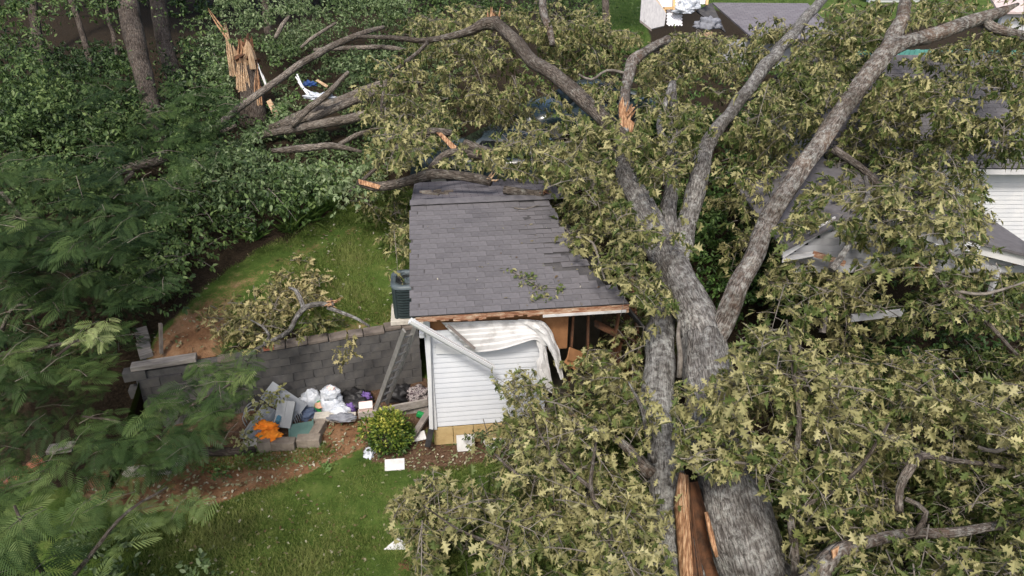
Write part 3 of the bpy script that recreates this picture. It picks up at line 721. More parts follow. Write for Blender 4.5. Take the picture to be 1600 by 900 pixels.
# timber return at the left end
o = MB().box((0, 0, 0), (1.15, .20, .10)).build('cap_timber', M_timber, rw, bevel=.008); o.location = (-WL + .48, .0, 1.455)
for k in range(6):
    o = MB().box((0, 0, 0), (.20, 1.25, .19)).build('return_block', M_block, rw); o.location = (-WL + .02, .72, .1 + k * .2 + .1); o.rotation_euler = (0, 0, .28)
for dy, dx in ((.45, 0), (1.0, -.13)):
    o = MB().box((0, 0, 0), (.24, .55, .09)).build('cap_timber', M_timber, rw, bevel=.008); o.location = (-WL + .05 - dx * -1, dy + .1, 1.46); o.rotation_euler = (0, 0, .28)
pst = tag(MB().bar(on_upper(357, 545), on_upper(357, 545) + [-.12, .12, .95], .09, .07).build('leaning_post', M_timber), 'weathered grey timber post leaning in the soil above the block wall', 'post')
stk = tag(MB().bar(on_upper(252, 552), on_upper(252, 552) + [.10, .10, .62], .08, .05).build('wooden_stake', M_cap), 'short brown stake beside the end of the block wall', 'stake')

# ------------------------------------------------------------------ air conditioner
acp = on_upper(644, 490); acp[2] += .02
ac = tag(empty('air_conditioner', acp, .12), 'dark green air conditioner condenser beside the shed wall', 'air conditioner')
def rr(w, r, n=5):
    o = []
    for cx, cy, a0 in ((w / 2 - r, w / 2 - r, 0), (-w / 2 + r, w / 2 - r, 90), (-w / 2 + r, -w / 2 + r, 180), (w / 2 - r, -w / 2 + r, 270)):
        for k in range(n): a = R(a0 + 90 * k / (n - 1)); o.append((cx + r * math.cos(a), cy + r * math.sin(a)))
    return o
MB().box((0, 0, .03), (.86, .86, .10)).build('pad', M_cblock, ac, bevel=.01)
MB().prism([(x, y, .08) for x, y in rr(.68, .18)], (0, 0, .70)).build('coil', M_black, ac)
for k in range(11):
    MB().prism([(x, y, .10 + k * .062) for x, y in rr(.73, .20)], (0, 0, .036)).build('louver', M_acg, ac)
for sx in (-1, 1):
    for sy in (-1, 1):
        MB().box((sx * .295, sy * .295, .43), (.085, .085, .72), Matrix.Rotation(.785, 3, 'Z')).build('corner_panel', M_acg, ac, bevel=.02)
out = rr(.76, .22, 7); N_ = len(out); inn = [(.30 * math.cos(math.atan2(y, x)), .30 * math.sin(math.atan2(y, x))) for x, y in out]
V = [(x, y, .78) for x, y in out] + [(x * .98, y * .98, .85) for x, y in out] + [(x, y, .85) for x, y in inn] + [(x * .97, y * .97, .76) for x, y in inn]
F_ = [(a * N_ + i, a * N_ + (i + 1) % N_, (a + 1) * N_ + (i + 1) % N_, (a + 1) * N_ + i) for a in range(3) for i in range(N_)]
MB().add(V, F_).build('lid', M_acl, ac, True)
MB().tube([(0, 0, .70), (0, 0, .80), (0, 0, .815)], [.13, .13, .08], 16).build('fan_motor', M_acl, ac)
for k in range(3):
    a = k * 2.094; MB().box((.18 * math.cos(a), .18 * math.sin(a), .74), (.22, .14, .008), Matrix.Rotation(a, 3, 'Z') @ Matrix.Rotation(.4, 3, 'X')).build('fan_blade', M_acg, ac)
gr = MB()
for k in range(6):
    rr_ = .06 + k * .047; a = np.linspace(0, 2 * math.pi, 25); gr.tube(np.column_stack([np.cos(a) * rr_, np.sin(a) * rr_, np.full(25, .835)]), .004, 4, False)
gr.build('fan_guard', M_acg, ac)

# ------------------------------------------------------------------ ladder
lt, lb = l2w(*wall_hit(641, 512, .10)), PZ(596, 634, .22)
lad = tag(empty('ladder', lb), 'grey aluminium ladder leaning from the ground up to the shed eave', 'ladder')
ax = lt - lb; ln = np.linalg.norm(ax); axu = ax / ln; sdv = unit(np.cross(axu, np.array([.15, -1, .2]))); sdv = sdv if sdv[0] > 0 else -sdv
sdv = unit(sdv * .55 + np.array([0, .55, .0])); sdv = unit(sdv - axu * np.dot(sdv, axu)); fc = np.cross(axu, sdv)
for s in (-1, 1):
    o = MB().bar(sdv * s * .125, ax + sdv * s * .125, .035, .10, fc).build('rail', M_alu, lad, bevel=.006)
for k in range(int(ln / .28)):
    c = axu * (.2 + k * .28); MB().tube([c - sdv * .115, c + sdv * .115], .020, 8).build('rung', M_alu, lad)

# ------------------------------------------------------------------ clutter by the block wall
def blob(name, c, size, m, seed, sub=3, amp=.22, freq=2.2, flat=.35, parent=None):
    """crumpled cloth or bag: a displaced sphere sitting on the ground"""
    n1, n2 = 10 + 4 * sub, 18 + 6 * sub; G = []
    for i in range(n1):
        ph = math.pi * i / (n1 - 1); r = []
        for j in range(n2 + 1):
            a = 2 * math.pi * (j % n2) / n2; d = Vector((math.sin(ph) * math.cos(a), math.sin(ph) * math.sin(a), math.cos(ph)))
            k = 1 + amp * mnoise.fractal(d * freq + Vector((seed, seed * 2, 0)), 1, 2, 4) + amp * .4 * abs(mnoise.noise(d * freq * 3 + Vector((0, seed, 5))))
            z = d.z * k; z = z if z > -flat else -flat
            r.append((c[0] + d.x * k * size[0], c[1] + d.y * k * size[1], c[2] + (z + flat) * size[2]))
        G.append(r)
    return MB().grid(G).build(name, m, parent, True)
G0 = lambda u, v, z=0.0: PZ(u, v, z)
jg = 'clutter piled below the block wall'
b1 = tag(empty('trash_bag', G0(520, 638)), 'tall full white plastic trash bag with knotted top against the block wall', 'trash bag', jg)
c = G0(520, 640) - b1.location[:]
blob('bag', c, (.23, .21, .32), M_bag, 3.1, amp=.26, freq=2.4, parent=b1); blob('bag_top', c + [0, .04, .34], (.19, .17, .16), M_bag, 8.2, amp=.3, freq=2.4, parent=b1); blob('knot', c + [.02, .01, .54], (.08, .05, .03), M_pink, 2, amp=.6, parent=b1)
tag(blob('trash_bag', G0(488, 632), (.24, .18, .26), M_bag, 5.5, amp=.35), 'slumped white trash bag beside the taller knotted bag', 'trash bag', jg)
tag(blob('trash_bag', G0(532, 648), (.22, .16, .20), M_bag, 9.4, amp=.3), 'small white trash bag in front of the tall knotted bag', 'trash bag', jg)
tag(blob('black_bag', G0(557, 630), (.34, .24, .20), M_black, 1.5, amp=.4), 'black bag lying between the white bags and the ladder foot', 'bag', jg)
tag(blob('purple_cloth', G0(570, 622, .12), (.14, .10, .10), M_purple, 4.2, amp=.45), 'crumpled purple cloth on the black bag', 'cloth', jg)
tag(blob('dark_purple_cloth', G0(549, 643), (.10, .09, .14), M_purple, 6.2, amp=.45), 'dark purple cloth stuffed beside the small white bag', 'cloth', jg)
tag(blob('denim_cloth', G0(481, 650), (.16, .15, .11), M_denim, 7.7, amp=.5), 'crumpled blue denim lying in front of the slumped white bag', 'cloth', jg)
tag(blob('grey_cloth', G0(537, 648, .16) - [0, .12, 0], (.26, .10, .07), M_greycloth, 2.7, amp=.45), 'crumpled grey cloth draped over the pale concrete block', 'cloth', jg)
tag(blob('green_bundle', G0(503, 640), (.14, .11, .15), M_green, 3.9, amp=.25), 'bright green bundle among the white bags', 'bundle', jg)
tag(blob('tan_cloth', G0(503, 634, .16), (.13, .09, .05), mat('tan_cloth', [(.3, (.45, .25, .16)), (.7, (.62, .40, .28))], 6, rough=.9), 4.9, amp=.4), 'tan cloth on top of the bright green bundle', 'cloth', jg)
tag(blob('printed_cloth', G0(652, 622), (.26, .18, .20), M_pattern, 5.1, amp=.45), 'black and white printed cloth heaped against the shed corner', 'cloth', jg)
tag(blob('dark_heap', G0(622, 622), (.30, .2, .2), M_black, 6.6, amp=.5), 'dark heap of clothing behind the timber by the ladder foot', 'clothes', jg)
tag(blob('black_heap', on_upper(630, 506) + [-.08, -.06, -.03], (.15, .13, .17), M_black, 9.9, amp=.4), 'black plastic heap on top of the wall end by the shed', 'bag', jg)
pc = G0(572, 636, .22)
pb = tag(empty('pink_carton', pc, .18), 'open pink and white carton beside the ladder foot', 'box', jg)
MB().box((0, 0, 0), (.27, .16, .20), Matrix.Rotation(.35, 3, 'X')).build('carton', M_pink, pb, bevel=.008); MB().box((0, -.06, .085), (.27, .12, .01), Matrix.Rotation(.55, 3, 'X')).build('flap', M_dirtywhite, pb)
# grey sheet metal shelving pieces
def channel(name, a, b_, w, h, lab, up=(0, 0, 1), flute=3):
    t = empty(name, np.asarray(a)); tag(t, lab, 'metal shelving', 'grey metal shelving pieces'); a0 = np.zeros(3); b0 = np.asarray(b_) - np.asarray(a)
    x = unit(b0); y = unit(np.cross(up, x)); z = np.cross(x, y)
    MB().bar(a0, b0, w, .012, z).build('web', M_metal, t)
    for s in (-1, 1):
        MB().bar(a0 + y * s * w / 2 - z * h / 2, b0 + y * s * w / 2 - z * h / 2, .012, h, z).build('flange', M_metal, t)
        MB().bar(a0 + y * s * (w / 2 - .03) - z * h, b0 + y * s * (w / 2 - .03) - z * h, .06, .010, z).build('lip', M_metal, t)
    for k in range(flute):
        o = y * (w * ((k + 1) / (flute + 1) - .5)); MB().bar(a0 + o + z * .011, b0 + o + z * .011, .018, .012, z).build('rib', M_metal, t)
    return t
channel('metal_shelf', PY(420, 604, 10.78), PY(474, 640, 10.66), .24, .09, 'long grey metal channel lying diagonally against the white bags', (-.2, -.5, .9))
channel('metal_shelf', PY(412, 615, 10.68), PY(462, 650, 10.55), .20, .09, 'grey metal channel lying under the longest channel', (-.2, -.6, .8), 1)
channel('metal_shelf', PY(420, 636, 10.5), PY(384, 688, 9.92), .38, .10, 'wide ribbed grey metal panel behind the orange cloth', (-.35, -.35, .9), 5)
channel('metal_shelf', PY(448, 626, 10.55), PY(440, 668, 10.2), .32, .10, 'upright grey metal panel between the orange cloth and long channel', (.1, -.7, .7), 1)
fr = tag(empty('wire_stand', G0(385, 668)), 'bent grey wire stand behind the ribbed metal panel', 'stand', 'grey metal shelving pieces')
for k in range(3):
    q = np.array([(0, 0, 0), (-.05, .05, .22), (.12, .12, .36), (.22, .1, .34)]) + [0, k * .09, k * .03]; MB().tube(spline(np.column_stack([q, np.ones(4)]), .05)[:, :3], .012, 6).build('wire', M_metal, fr, True)
fr2 = tag(empty('wire_rack', G0(456, 668)), 'bent wire rack beside the green tray', 'rack', 'grey metal shelving pieces')
for k in range(5):
    q = np.array([(0, 0, 0), (.02, .02, .2), (.10, .05, .24), (.16, .0, .08)]) + [k * .02 - .06, k * .05, 0]; MB().tube(spline(np.column_stack([q, np.ones(4)]), .05)[:, :3], .009, 6).build('wire', M_metal, fr2, True)
oc = G0(418, 674, .24)
t = tag(empty('orange_cloth', oc), 'bright orange cloth thrown over the grey metal panels', 'cloth', jg)
blob('fold', (-.06, .10, 0), (.20, .11, .09), M_orange, 1.9, amp=.55, parent=t); blob('fold', (.07, -.10, -.06), (.20, .13, .10), M_orange, 7.3, amp=.55, parent=t)
tag(MB().box(G0(434, 658, .22), (.09, .20, .26), Matrix.Rotation(.4, 3, 'Y')).build('blue_bin', M_tealb, bevel=.02), 'small blue plastic bin behind the orange cloth', 'bin', jg)
tag(MB().box(G0(425, 655, .24), (.07, .16, .14), Matrix.Rotation(-.4, 3, 'Y')).build('white_packet', M_bag, bevel=.02), 'white packet beside the small blue bin', 'packet', jg)
tag(blob('grey_tub', G0(409, 688), (.16, .12, .2), M_greycloth, 8.8, amp=.2), 'grey rounded tub below the orange cloth', 'tub', jg)
gl = tag(empty('green_tray', G0(471, 672, .08), .25), 'dull green plastic tray tilted inside the block edging', 'tray', jg)
MB().box((0, 0, 0), (.46, .34, .025), Matrix.Rotation(.3, 3, 'X')).build('panel', M_greenlid, gl, bevel=.01)
for s in (-1, 1): MB().box((s * .225, 0, .015), (.03, .36, .05), Matrix.Rotation(.3, 3, 'X')).build('rim', M_greenlid, gl)
# block edging
def slab(name, u, v, size, m, rz, lab, zc=None, grp='blocks edging the clutter', cat_='block'):
    o = MB().box((0, 0, 0), size).build(name, m, None, bevel=.012); q = G0(u, v, 0); o.location = (q[0], q[1], size[2] / 2 + (zc or 0)); o.rotation_euler = (random.gauss(0, .02), random.gauss(0, .03), rz); return tag(o, lab, cat_, grp)
slab('edging_block', 484, 695, (.44, .20, .20), M_brownblock, .05, 'brown block at the corner of the edging, front right end')
slab('edging_block', 445, 700, (.44, .20, .20), M_brownblock, .03, 'brown block second from the front corner of the edging')
slab('edging_block', 415, 702, (.24, .20, .24), M_brownblock, .3, 'dark tilted half block below the orange cloth')
slab('edging_block', 498, 677, (.20, .46, .17), M_brownblock, -.12, 'brown block turned along the side of the edging')
slab('edging_block', 508, 656, (.40, .20, .14), M_cblock, .10, 'pale concrete block in front of the white bags')
slab('edging_block', 540, 655, (.42, .20, .10), M_cblock, .08, 'pale block under the crumpled grey cloth')
hb = tag(empty('hollow_block', G0(396, 702), .15), 'pale hollow concrete block lying on its side at the edging end', 'block', 'blocks edging the clutter')
for dx in (-.15, .15): MB().box((dx, 0, .09), (.04, .19, .17)).build('web', M_cblock, hb, bevel=.01)
for dz in (.02, .17): MB().box((0, 0, dz), (.34, .19, .035)).build('shell', M_cblock, hb, bevel=.01)
def logbar(name, u0, v0, u1, v1, r, m, lab, catg='timber', z=None):
    a, b_ = G0(u0, v0, r), G0(u1, v1, r); s = spline(np.vstack([np.append(a, r), np.append((a + b_) / 2 + rng.normal(size=3) * [.04, .04, 0], r), np.append(b_, r)]), .2)
    return tag(MB().tube(s[:, :3], r, 10, True, .15, random.random() * 9).build(name, m, None, True), lab, catg)
logbar('landscape_timber', 300, 705, 400, 700, .085, M_wtrunk, 'dark landscape timber lying left of the hollow block')
tag(MB().bar(G0(560, 647, .1), G0(668, 636, .1), .14, .14).build('landscape_timber', M_timber), 'grey landscape timber behind the variegated bush', 'timber')
tag(MB().bar(G0(608, 640, .30), G0(668, 628, .30), .05, .16).build('grey_plank', M_timber), 'grey plank on edge in front of the printed cloth', 'plank')
tag(MB().bar(G0(640, 690, .05), G0(672, 640, .35), .12, .05).build('grey_plank', M_deckwood), 'brown grey plank leaning on the shed corner behind the bush', 'plank')
tag(MB().box(G0(657, 648, .1), (.16, .1, .12), Matrix.Rotation(.4, 3, 'Y')).build('green_tub', M_green, bevel=.03), 'bright green tub half hidden at the shed corner', 'tub')
tag(MB().tube([G0(590, 638, .0), G0(590, 638, .16)], [.07, .08], 12).build('grey_can', M_alu), 'small grey can at the ladder foot', 'can')
for k, (u, v, w, d_, rz, lab) in enumerate(((617, 729, .36, .26, .15, 'flat white board on the mulch edge in front of the bush'), (649, 686, .40, .22, .30, 'white board lying right of the bush beside the downspout'), (774, 694, .42, .26, .5, 'white board half hidden under oak leaves by the shed'), (1280, 686, .36, .18, -.2, 'white board on the ground right of the main oak trunk'))):
    o = MB().box((0, 0, 0), (w, d_, .018)).build('white_board', M_tile); q = G0(u, v, 0); o.location = (q[0], q[1], .05); o.rotation_euler = (.10, .04 * (-1) ** k, rz); tag(o, lab, 'board', 'white boards strewn on the ground')
o = MB().box((0, 0, .17), (.34, .02, .34), Matrix.Rotation(-.25, 3, 'X')).build('white_board', M_tile); q = l2w(.62, -.20, 0); o.location = q; o.rotation_euler = (0, 0, YAW); tag(o, 'square white board propped against the tan foundation', 'board', 'white boards strewn on the ground')
q = G0(620, 857); tag(MB().prism([q + [-.20, -.05, .03], q + [.21, -.05, .03], q + [.02, .17, .07]], (0, 0, .014)).build('white_scrap', M_tile), 'white triangular scrap lying on the lawn', 'scrap')
tag(blob('white_rag', G0(577, 710), (.09, .12, .08), M_bag, 2.2, amp=.6), 'pale rag at the foot of the variegated bush', 'rag')
tag(blob('brown_clump', G0(634, 884), (.12, .11, .03), M_rot, 4.4, amp=.7), 'brown clump of dead leaves on the lawn', 'clump')
for k, (u, v, lab) in enumerate(((232, 735, 'pale flat stone nearest the soil path under the mimosa'), (262, 722, 'pale flat stone beside the dark timber'), (95, 700, 'pale flat stone under the leftmost mimosa branches'))):
    tag(MB().box(G0(u, v, .05), (.85 - k * .2, .24, .09), Matrix.Rotation(.12 + .05 * k, 3, 'Z')).build('edging_stone', M_timber, bevel=.02), lab, 'stone', 'pale stones edging the bed')
for k, (u, v, lab) in enumerate(((26, 742, 'red clay pot lying under the mimosa fronds, lowest of three'), (52, 728, 'red clay pot lying under the mimosa fronds, middle of three'), (8, 752, 'red clay pot lying under the mimosa, nearest the photo edge'))):
    c = G0(u, v, .1); t = tag(empty('clay_pot', c), lab, 'pot', 'red clay pots'); a = np.array([math.cos(k), math.sin(k), .2]) * .16
    MB().tube([-a, a * .6], [.09, .13], 12).build('body', M_clay, t, True); MB().tube([a * .6, a], [.15, .15], 12).build('rim', M_clay, t, True)
# grass clippings and torn leaves on the ground
def litter(name, polys, zf, n, label, pal, size, m=M_broad, T=tmpl(ELL, .2, .2)):
    us = [p[0] for q in polys for p in q]; vs = [p[1] for q in polys for p in q]
    u = rng.uniform(min(us), max(us), n * 4); v = rng.uniform(min(vs), max(vs), n * 4); ok = np.zeros(len(u), bool)
    for p in polys: ok |= inpoly(u, v, p)
    u, v = u[ok][:n], v[ok][:n]; pos = np.array([zf(a, b) for a, b in zip(u, v)]) + [0, 0, .035]; k = len(pos)
    d = unit(np.column_stack([rng.normal(size=(k, 2)), rng.normal(size=k) * .2])); nn = unit(np.column_stack([rng.normal(size=(k, 2)) * .35, np.ones(k)]))
    return tag(leaf_obj(name, T, [pos, d, nn, rng.uniform(*size, k), mixcol(pal, rng.random(k))], m), label, 'leaf litter', kind='stuff')
LP = [(.10, .05, .025), (.16, .13, .06), (.30, .27, .17), (.14, .19, .07), (.55, .50, .40)]
litter('leaf_litter', [SOIL[0], MULCH[0]], on_lower, 1300, 'torn leaves and bark chips on the red soil', LP, (.03, .09))
litter('lawn_litter', [[(200, 900), (300, 800), (575, 722), (720, 735), (640, 900)]], on_lower, 420, 'torn pale leaves scattered on the lawn', LP, (.03, .10))
litter('terrace_litter', [UGRASS[0], USOIL[0], USOIL[1]], on_upper, 800, 'torn leaves scattered on the terrace', LP, (.04, .11))

# ------------------------------------------------------------------ variegated bush
q = G0(611, 697); bush = tag(empty('variegated_bush', q), 'round bush with yellow and green leaves by the shed corner', 'bush')
Ls = []; tw = []
for k in range(260):
    d = unit(rng.normal(size=3)); d[2] = abs(d[2]) * 1.2 - .1; r = rng.uniform(.5, 1) ** .5
    c = q + d * r * [.42, .36, .62] + [0, 0, .16]; m = 12
    if d[0] < -.6 and rng.random() < .3: c += [-.16, 0, .12]
    rr_ = unit(rng.normal(size=(m, 3))); top = np.clip((c[2] - q[2]) / .8 + rng.normal() * .2, 0, 1) * r  # besides the yellow variegation, light top and shaded inside are put into leaf colour
    w = top * .75 + rng.normal(size=m) * .22
    Ls.append([c + rr_ * .06, unit(rr_ + d * .8), unit(rng.normal(size=(m, 3)) * .6 + d + [0, 0, .6]), rng.uniform(.045, .085, m), mixcol([(.03, .06, .012), (.07, .13, .02), (.20, .24, .035), (.52, .50, .11)], w)])
    if k % 5 == 0: tw.append((np.array([q, (q + c) / 2 + [0, 0, .06], c]), .012, .004))
leaf_obj('foliage', tmpl(ELL, .3, .2), cat(Ls), M_broad, None).name = 'foliage'
f = bpy.data.objects['foliage']; f.parent = bush; f.location = -Vector(q); f['kind'] = 'stuff'
s_ = twig_mesh('stem', tw, M_twig, bush); s_.location = -Vector(q)
# pale wilted sprig on the mulch and low weeds along the bed
def tuft(name, u, v, zf, lab, n=26, h=.35, pal=((.03, .07, .015), (.08, .15, .03), (.16, .24, .06)), w=.03, catg='weed'):
    p = zf(u, v); d = unit(np.column_stack([rng.normal(size=(n, 2)) * .5, np.ones(n)])); pos = p + np.column_stack([rng.normal(size=(n, 2)) * .10, np.zeros(n)])
    T = two_half([(0, 0), (.25, .5), (.6, .4), (1, 0)]); tv, tf = tmpl(T, .1, .0)
    tv[:, 2] = -.45 * tv[:, 0] ** 2; T = (tv, tf); sz = np.column_stack([rng.uniform(.6, 1.1, n) * h, rng.uniform(.7, 1.2, n) * w])
    return tag(leaf_obj(name, T, [pos, d, unit(rng.normal(size=(n, 3)) + [0, -.5, .5]), sz, mixcol(pal, rng.random(n))], M_broad), lab, catg)

# ------------------------------------------------------------------ fallen oak
def adopt(o, e):
    o.parent = e; o.matrix_parent_inverse = Matrix.Translation(-Vector(e.location)); return o
ob = P(1165, 900, 9.9); ob[2] = .1
oak = tag(empty('fallen_oak', ob), 'huge uprooted grey barked oak fallen across the shed and house', 'tree')
TRUNK_A = [(1215, 1010, 9.6, 128), (1192, 930, 9.8, 120), (1168, 850, 10.0, 112), (1145, 770, 10.3, 104), (1122, 690, 10.6, 96), (1107, 600, 11.1, 86), (1098, 530, 11.6, 74)]; TRUNK_A = [(a, b, c, w * 0.89) for a, b, c, w in TRUNK_A]
L1 = [(1112, 600, 11.1, 78), (1098, 530, 11.6, 72), (1075, 470, 12.0, 66), (1050, 420, 12.4, 60), (1028, 378, 12.9, 55), (1004, 325, 13.5, 45), (985, 290, 14.0, 40), (974, 240, 14.7, 28), (974, 195, 15.3, 22)]; L1 = [(a, b, c, w * 0.87) for a, b, c, w in L1]
L1b = [(975, 185, 15.3, 21), (976, 150, 15.6, 18), (982, 115, 15.9, 20), (990, 92, 16.2, 20), (1015, 76, 16.5, 15), (1042, 62, 16.8, 13)]; L1b = [(a, b, c, w * 0.85) for a, b, c, w in L1b]
RL = [(1105, 545, 11.6, 50), (1128, 510, 11.55, 44), (1150, 460, 11.6, 40), (1178, 398, 11.9, 37), (1205, 335, 12.3, 36), (1245, 272, 12.7, 36), (1290, 208, 13.2, 34), (1335, 148, 13.7, 34), (1372, 98, 14.1, 36), (1390, 72, 14.2, 30)]; RL = [(a, b, c, w * 0.77) for a, b, c, w in RL]
R1 = [(1385, 80, 14.2, 30), (1400, 50, 14.5, 26), (1412, 22, 14.8, 22), (1424, -25, 15.3, 20)]; R1 = [(a, b, c, w * 0.85) for a, b, c, w in R1]
R2 = [(1382, 84, 14.15, 28), (1420, 65, 14.3, 24), (1470, 50, 14.6, 24), (1520, 32, 14.9, 22), (1560, 20, 15.1, 16), (1592, 6, 15.2, 4)]; R2 = [(a, b, c, w * 0.9) for a, b, c, w in R2]
R3 = [(1540, 34, 15.0, 12), (1552, 46, 14.9, 14), (1575, 53, 14.8, 13), (1620, 60, 14.6, 12)]
BT = [(1098, 1010, 9.9, 80), (1080, 940, 10.2, 78), (1062, 880, 10.3, 74), (1048, 800, 10.5, 68), (1040, 720, 10.8, 64), (1032, 640, 11.2, 60), (1030, 570, 11.7, 56), (1034, 500, 12.5, 50), (1050, 430, 13.2, 44), (1068, 370, 13.7, 38)]; BT = [(a, b, c, w * 0.82) for a, b, c, w in BT]
B1 = [(1062, 400, 13.5, 40), (1075, 345, 13.8, 34), (1086, 300, 14.2, 34), (1098, 245, 14.8, 30), (1118, 205, 15.3, 26), (1150, 165, 16.0, 22), (1195, 105, 17.2, 23), (1240, 52, 18.5, 20), (1290, -8, 20, 15)]; B1 = [(a, b, c, w * 0.86) for a, b, c, w in B1]
B2 = [(1052, 420, 13.3, 36), (1044, 360, 13.7, 33), (1046, 315, 14.1, 28), (1050, 270, 14.6, 22), (1052, 215, 15.2, 16), (1052, 130, 16.2, 11)]; B2 = [(a, b, c, w * 0.86) for a, b, c, w in B2]
limb('trunk', TRUNK_A, M_bark, oak, 72, .18, .05, 3.0, .03, .022)
limb('limb', L1, M_bark, oak, 56, .14, .05, 5.0, .03, .016); limb('limb', RL, M_bark2, oak, 36, .16, .06, 7.0, .05, .012); limb('limb', BT, bark_mat('lichened_bark', (.072, .067, .062), (.165, .157, .148), (.28, .268, .252), (.46, .465, .44), .53), oak, 56, .18, .05, 11.0, .04, .018)
for r_ in (B1, B2): limb('limb', r_, M_bark, oak, 26, .14, .07, None, .06, .011)
for r_ in (L1b, R1, R2, R3): limb('limb', r_, M_bark2, oak, 22, .16, .07, None, .05, .010)
for o in list(oak.children): adopt(o, oak)
def shard(name, rows, m, th=.06, jag=0.0, parent=oak):
    """splintered slab: outline given as (u,v,depth)"""
    p = [P(*r) for r in rows]; c = unit(np.array([0, -CT, ST]))
    o = MB().prism(p, -c * th * -1).build(name, m); return adopt(o, parent)
def splinters(c, d, n, ln, r, m, parent, spread=.35):
    mb = MB(); d = unit(d)
    for k in range(n):
        dd = unit(d + rng.normal(size=3) * spread); L_ = ln * rng.uniform(.4, 1.1); p = c + rng.normal(size=3) * r * .6
        mb.tube([p - dd * L_ * .3, p + dd * L_ * .3, p + dd * L_], [r * .35, r * .3, r * .04], 4)
    return adopt(mb.build('splinters', m), parent)
def strips(u0, v0, u1, v1, wpx, n, d, m, parent, jag=10):
    """bundle of narrow torn wood strips between two photo points"""
    for k in range(n):
        f = (k + .5) / n - .5; ju, jv = random.uniform(-2, 2), random.uniform(-jag, jag)
        a = P(u0 + f * wpx, v0 + random.uniform(-3, 3), d + random.uniform(-.06, .06)); b_ = P(u1 + f * wpx * .5 + ju, v1 + jv, d + random.uniform(-.1, .1)); r = wpx / n / FPX * d * .62
        mid = (a + b_) / 2 + rng.normal(size=3) * .02
        adopt(MB().tube([a, mid, b_], [r, r * .9, r * .12], 5).build('splinter', m), parent)
# trunk split open: exposed orange heartwood and dark decayed hollow
sp = MB()
edgeL = [(1066, 738), (1057, 785), (1061, 840), (1066, 905), (1070, 960)]; edgeR = [(1071, 742), (1075, 800), (1077, 850), (1082, 905), (1088, 960)]
Gs = []
for (u0, v0), (u1, v1) in zip(edgeL, edgeR):
    Gs.append([P(u0 + (u1 - u0) * t, v0 + (v1 - v0) * t, 9.86 + .10 * (2 * t - 1) ** 2 + .02 * random.random()) for t in np.linspace(0, 1, 7)])
o = MB().grid(Gs).build('split_heartwood', M_split, None, True); sd_ = o.modifiers.new('s', 'SOLIDIFY'); sd_.thickness = .05; adopt(o, oak)
Gs = []
for (u0, v0), (u1, v1) in zip([(1070, 755), (1073, 800), (1075, 850), (1080, 905), (1086, 960)], [(1090, 752), (1104, 800), (1122, 850), (1146, 905), (1168, 960)]):
    Gs.append([P(u0 + (u1 - u0) * t, v0 + (v1 - v0) * t, 10.05 + .30 * math.sin(math.pi * t)) for t in np.linspace(0, 1, 7)])
adopt(MB().grid(Gs).build('decayed_hollow', M_rot, None, True), oak)
limb('split_edge', [(1103, 800, 9.98, 6), (1112, 840, 9.85, 10), (1120, 870, 9.8, 6)], M_split, None, 6); adopt(bpy.data.objects['split_edge'], oak)
strips(1076, 930, 1069, 770, 18, 8, 9.84, M_split, oak, 26); strips(1094, 940, 1080, 810, 22, 6, 9.86, M_rot, oak, 30); strips(1066, 800, 1068, 742, 12, 6, 9.85, M_pine, oak, 8)
# splintered break halfway up the leading limb
for rws in ([(968, 200, 15.1), (966, 165, 15.1), (972, 152, 15.1), (977, 175, 15.1), (980, 205, 15.1)], [(978, 205, 15.15), (980, 172, 15.15), (990, 168, 15.15), (984, 188, 15.15), (991, 194, 15.15), (986, 210, 15.15)]):
    shard('split_wood', rws, M_split, .08)
splinters(P(980, 180, 15.1), np.array([.1, 0, 1]), 10, .3, .07, M_split, oak)
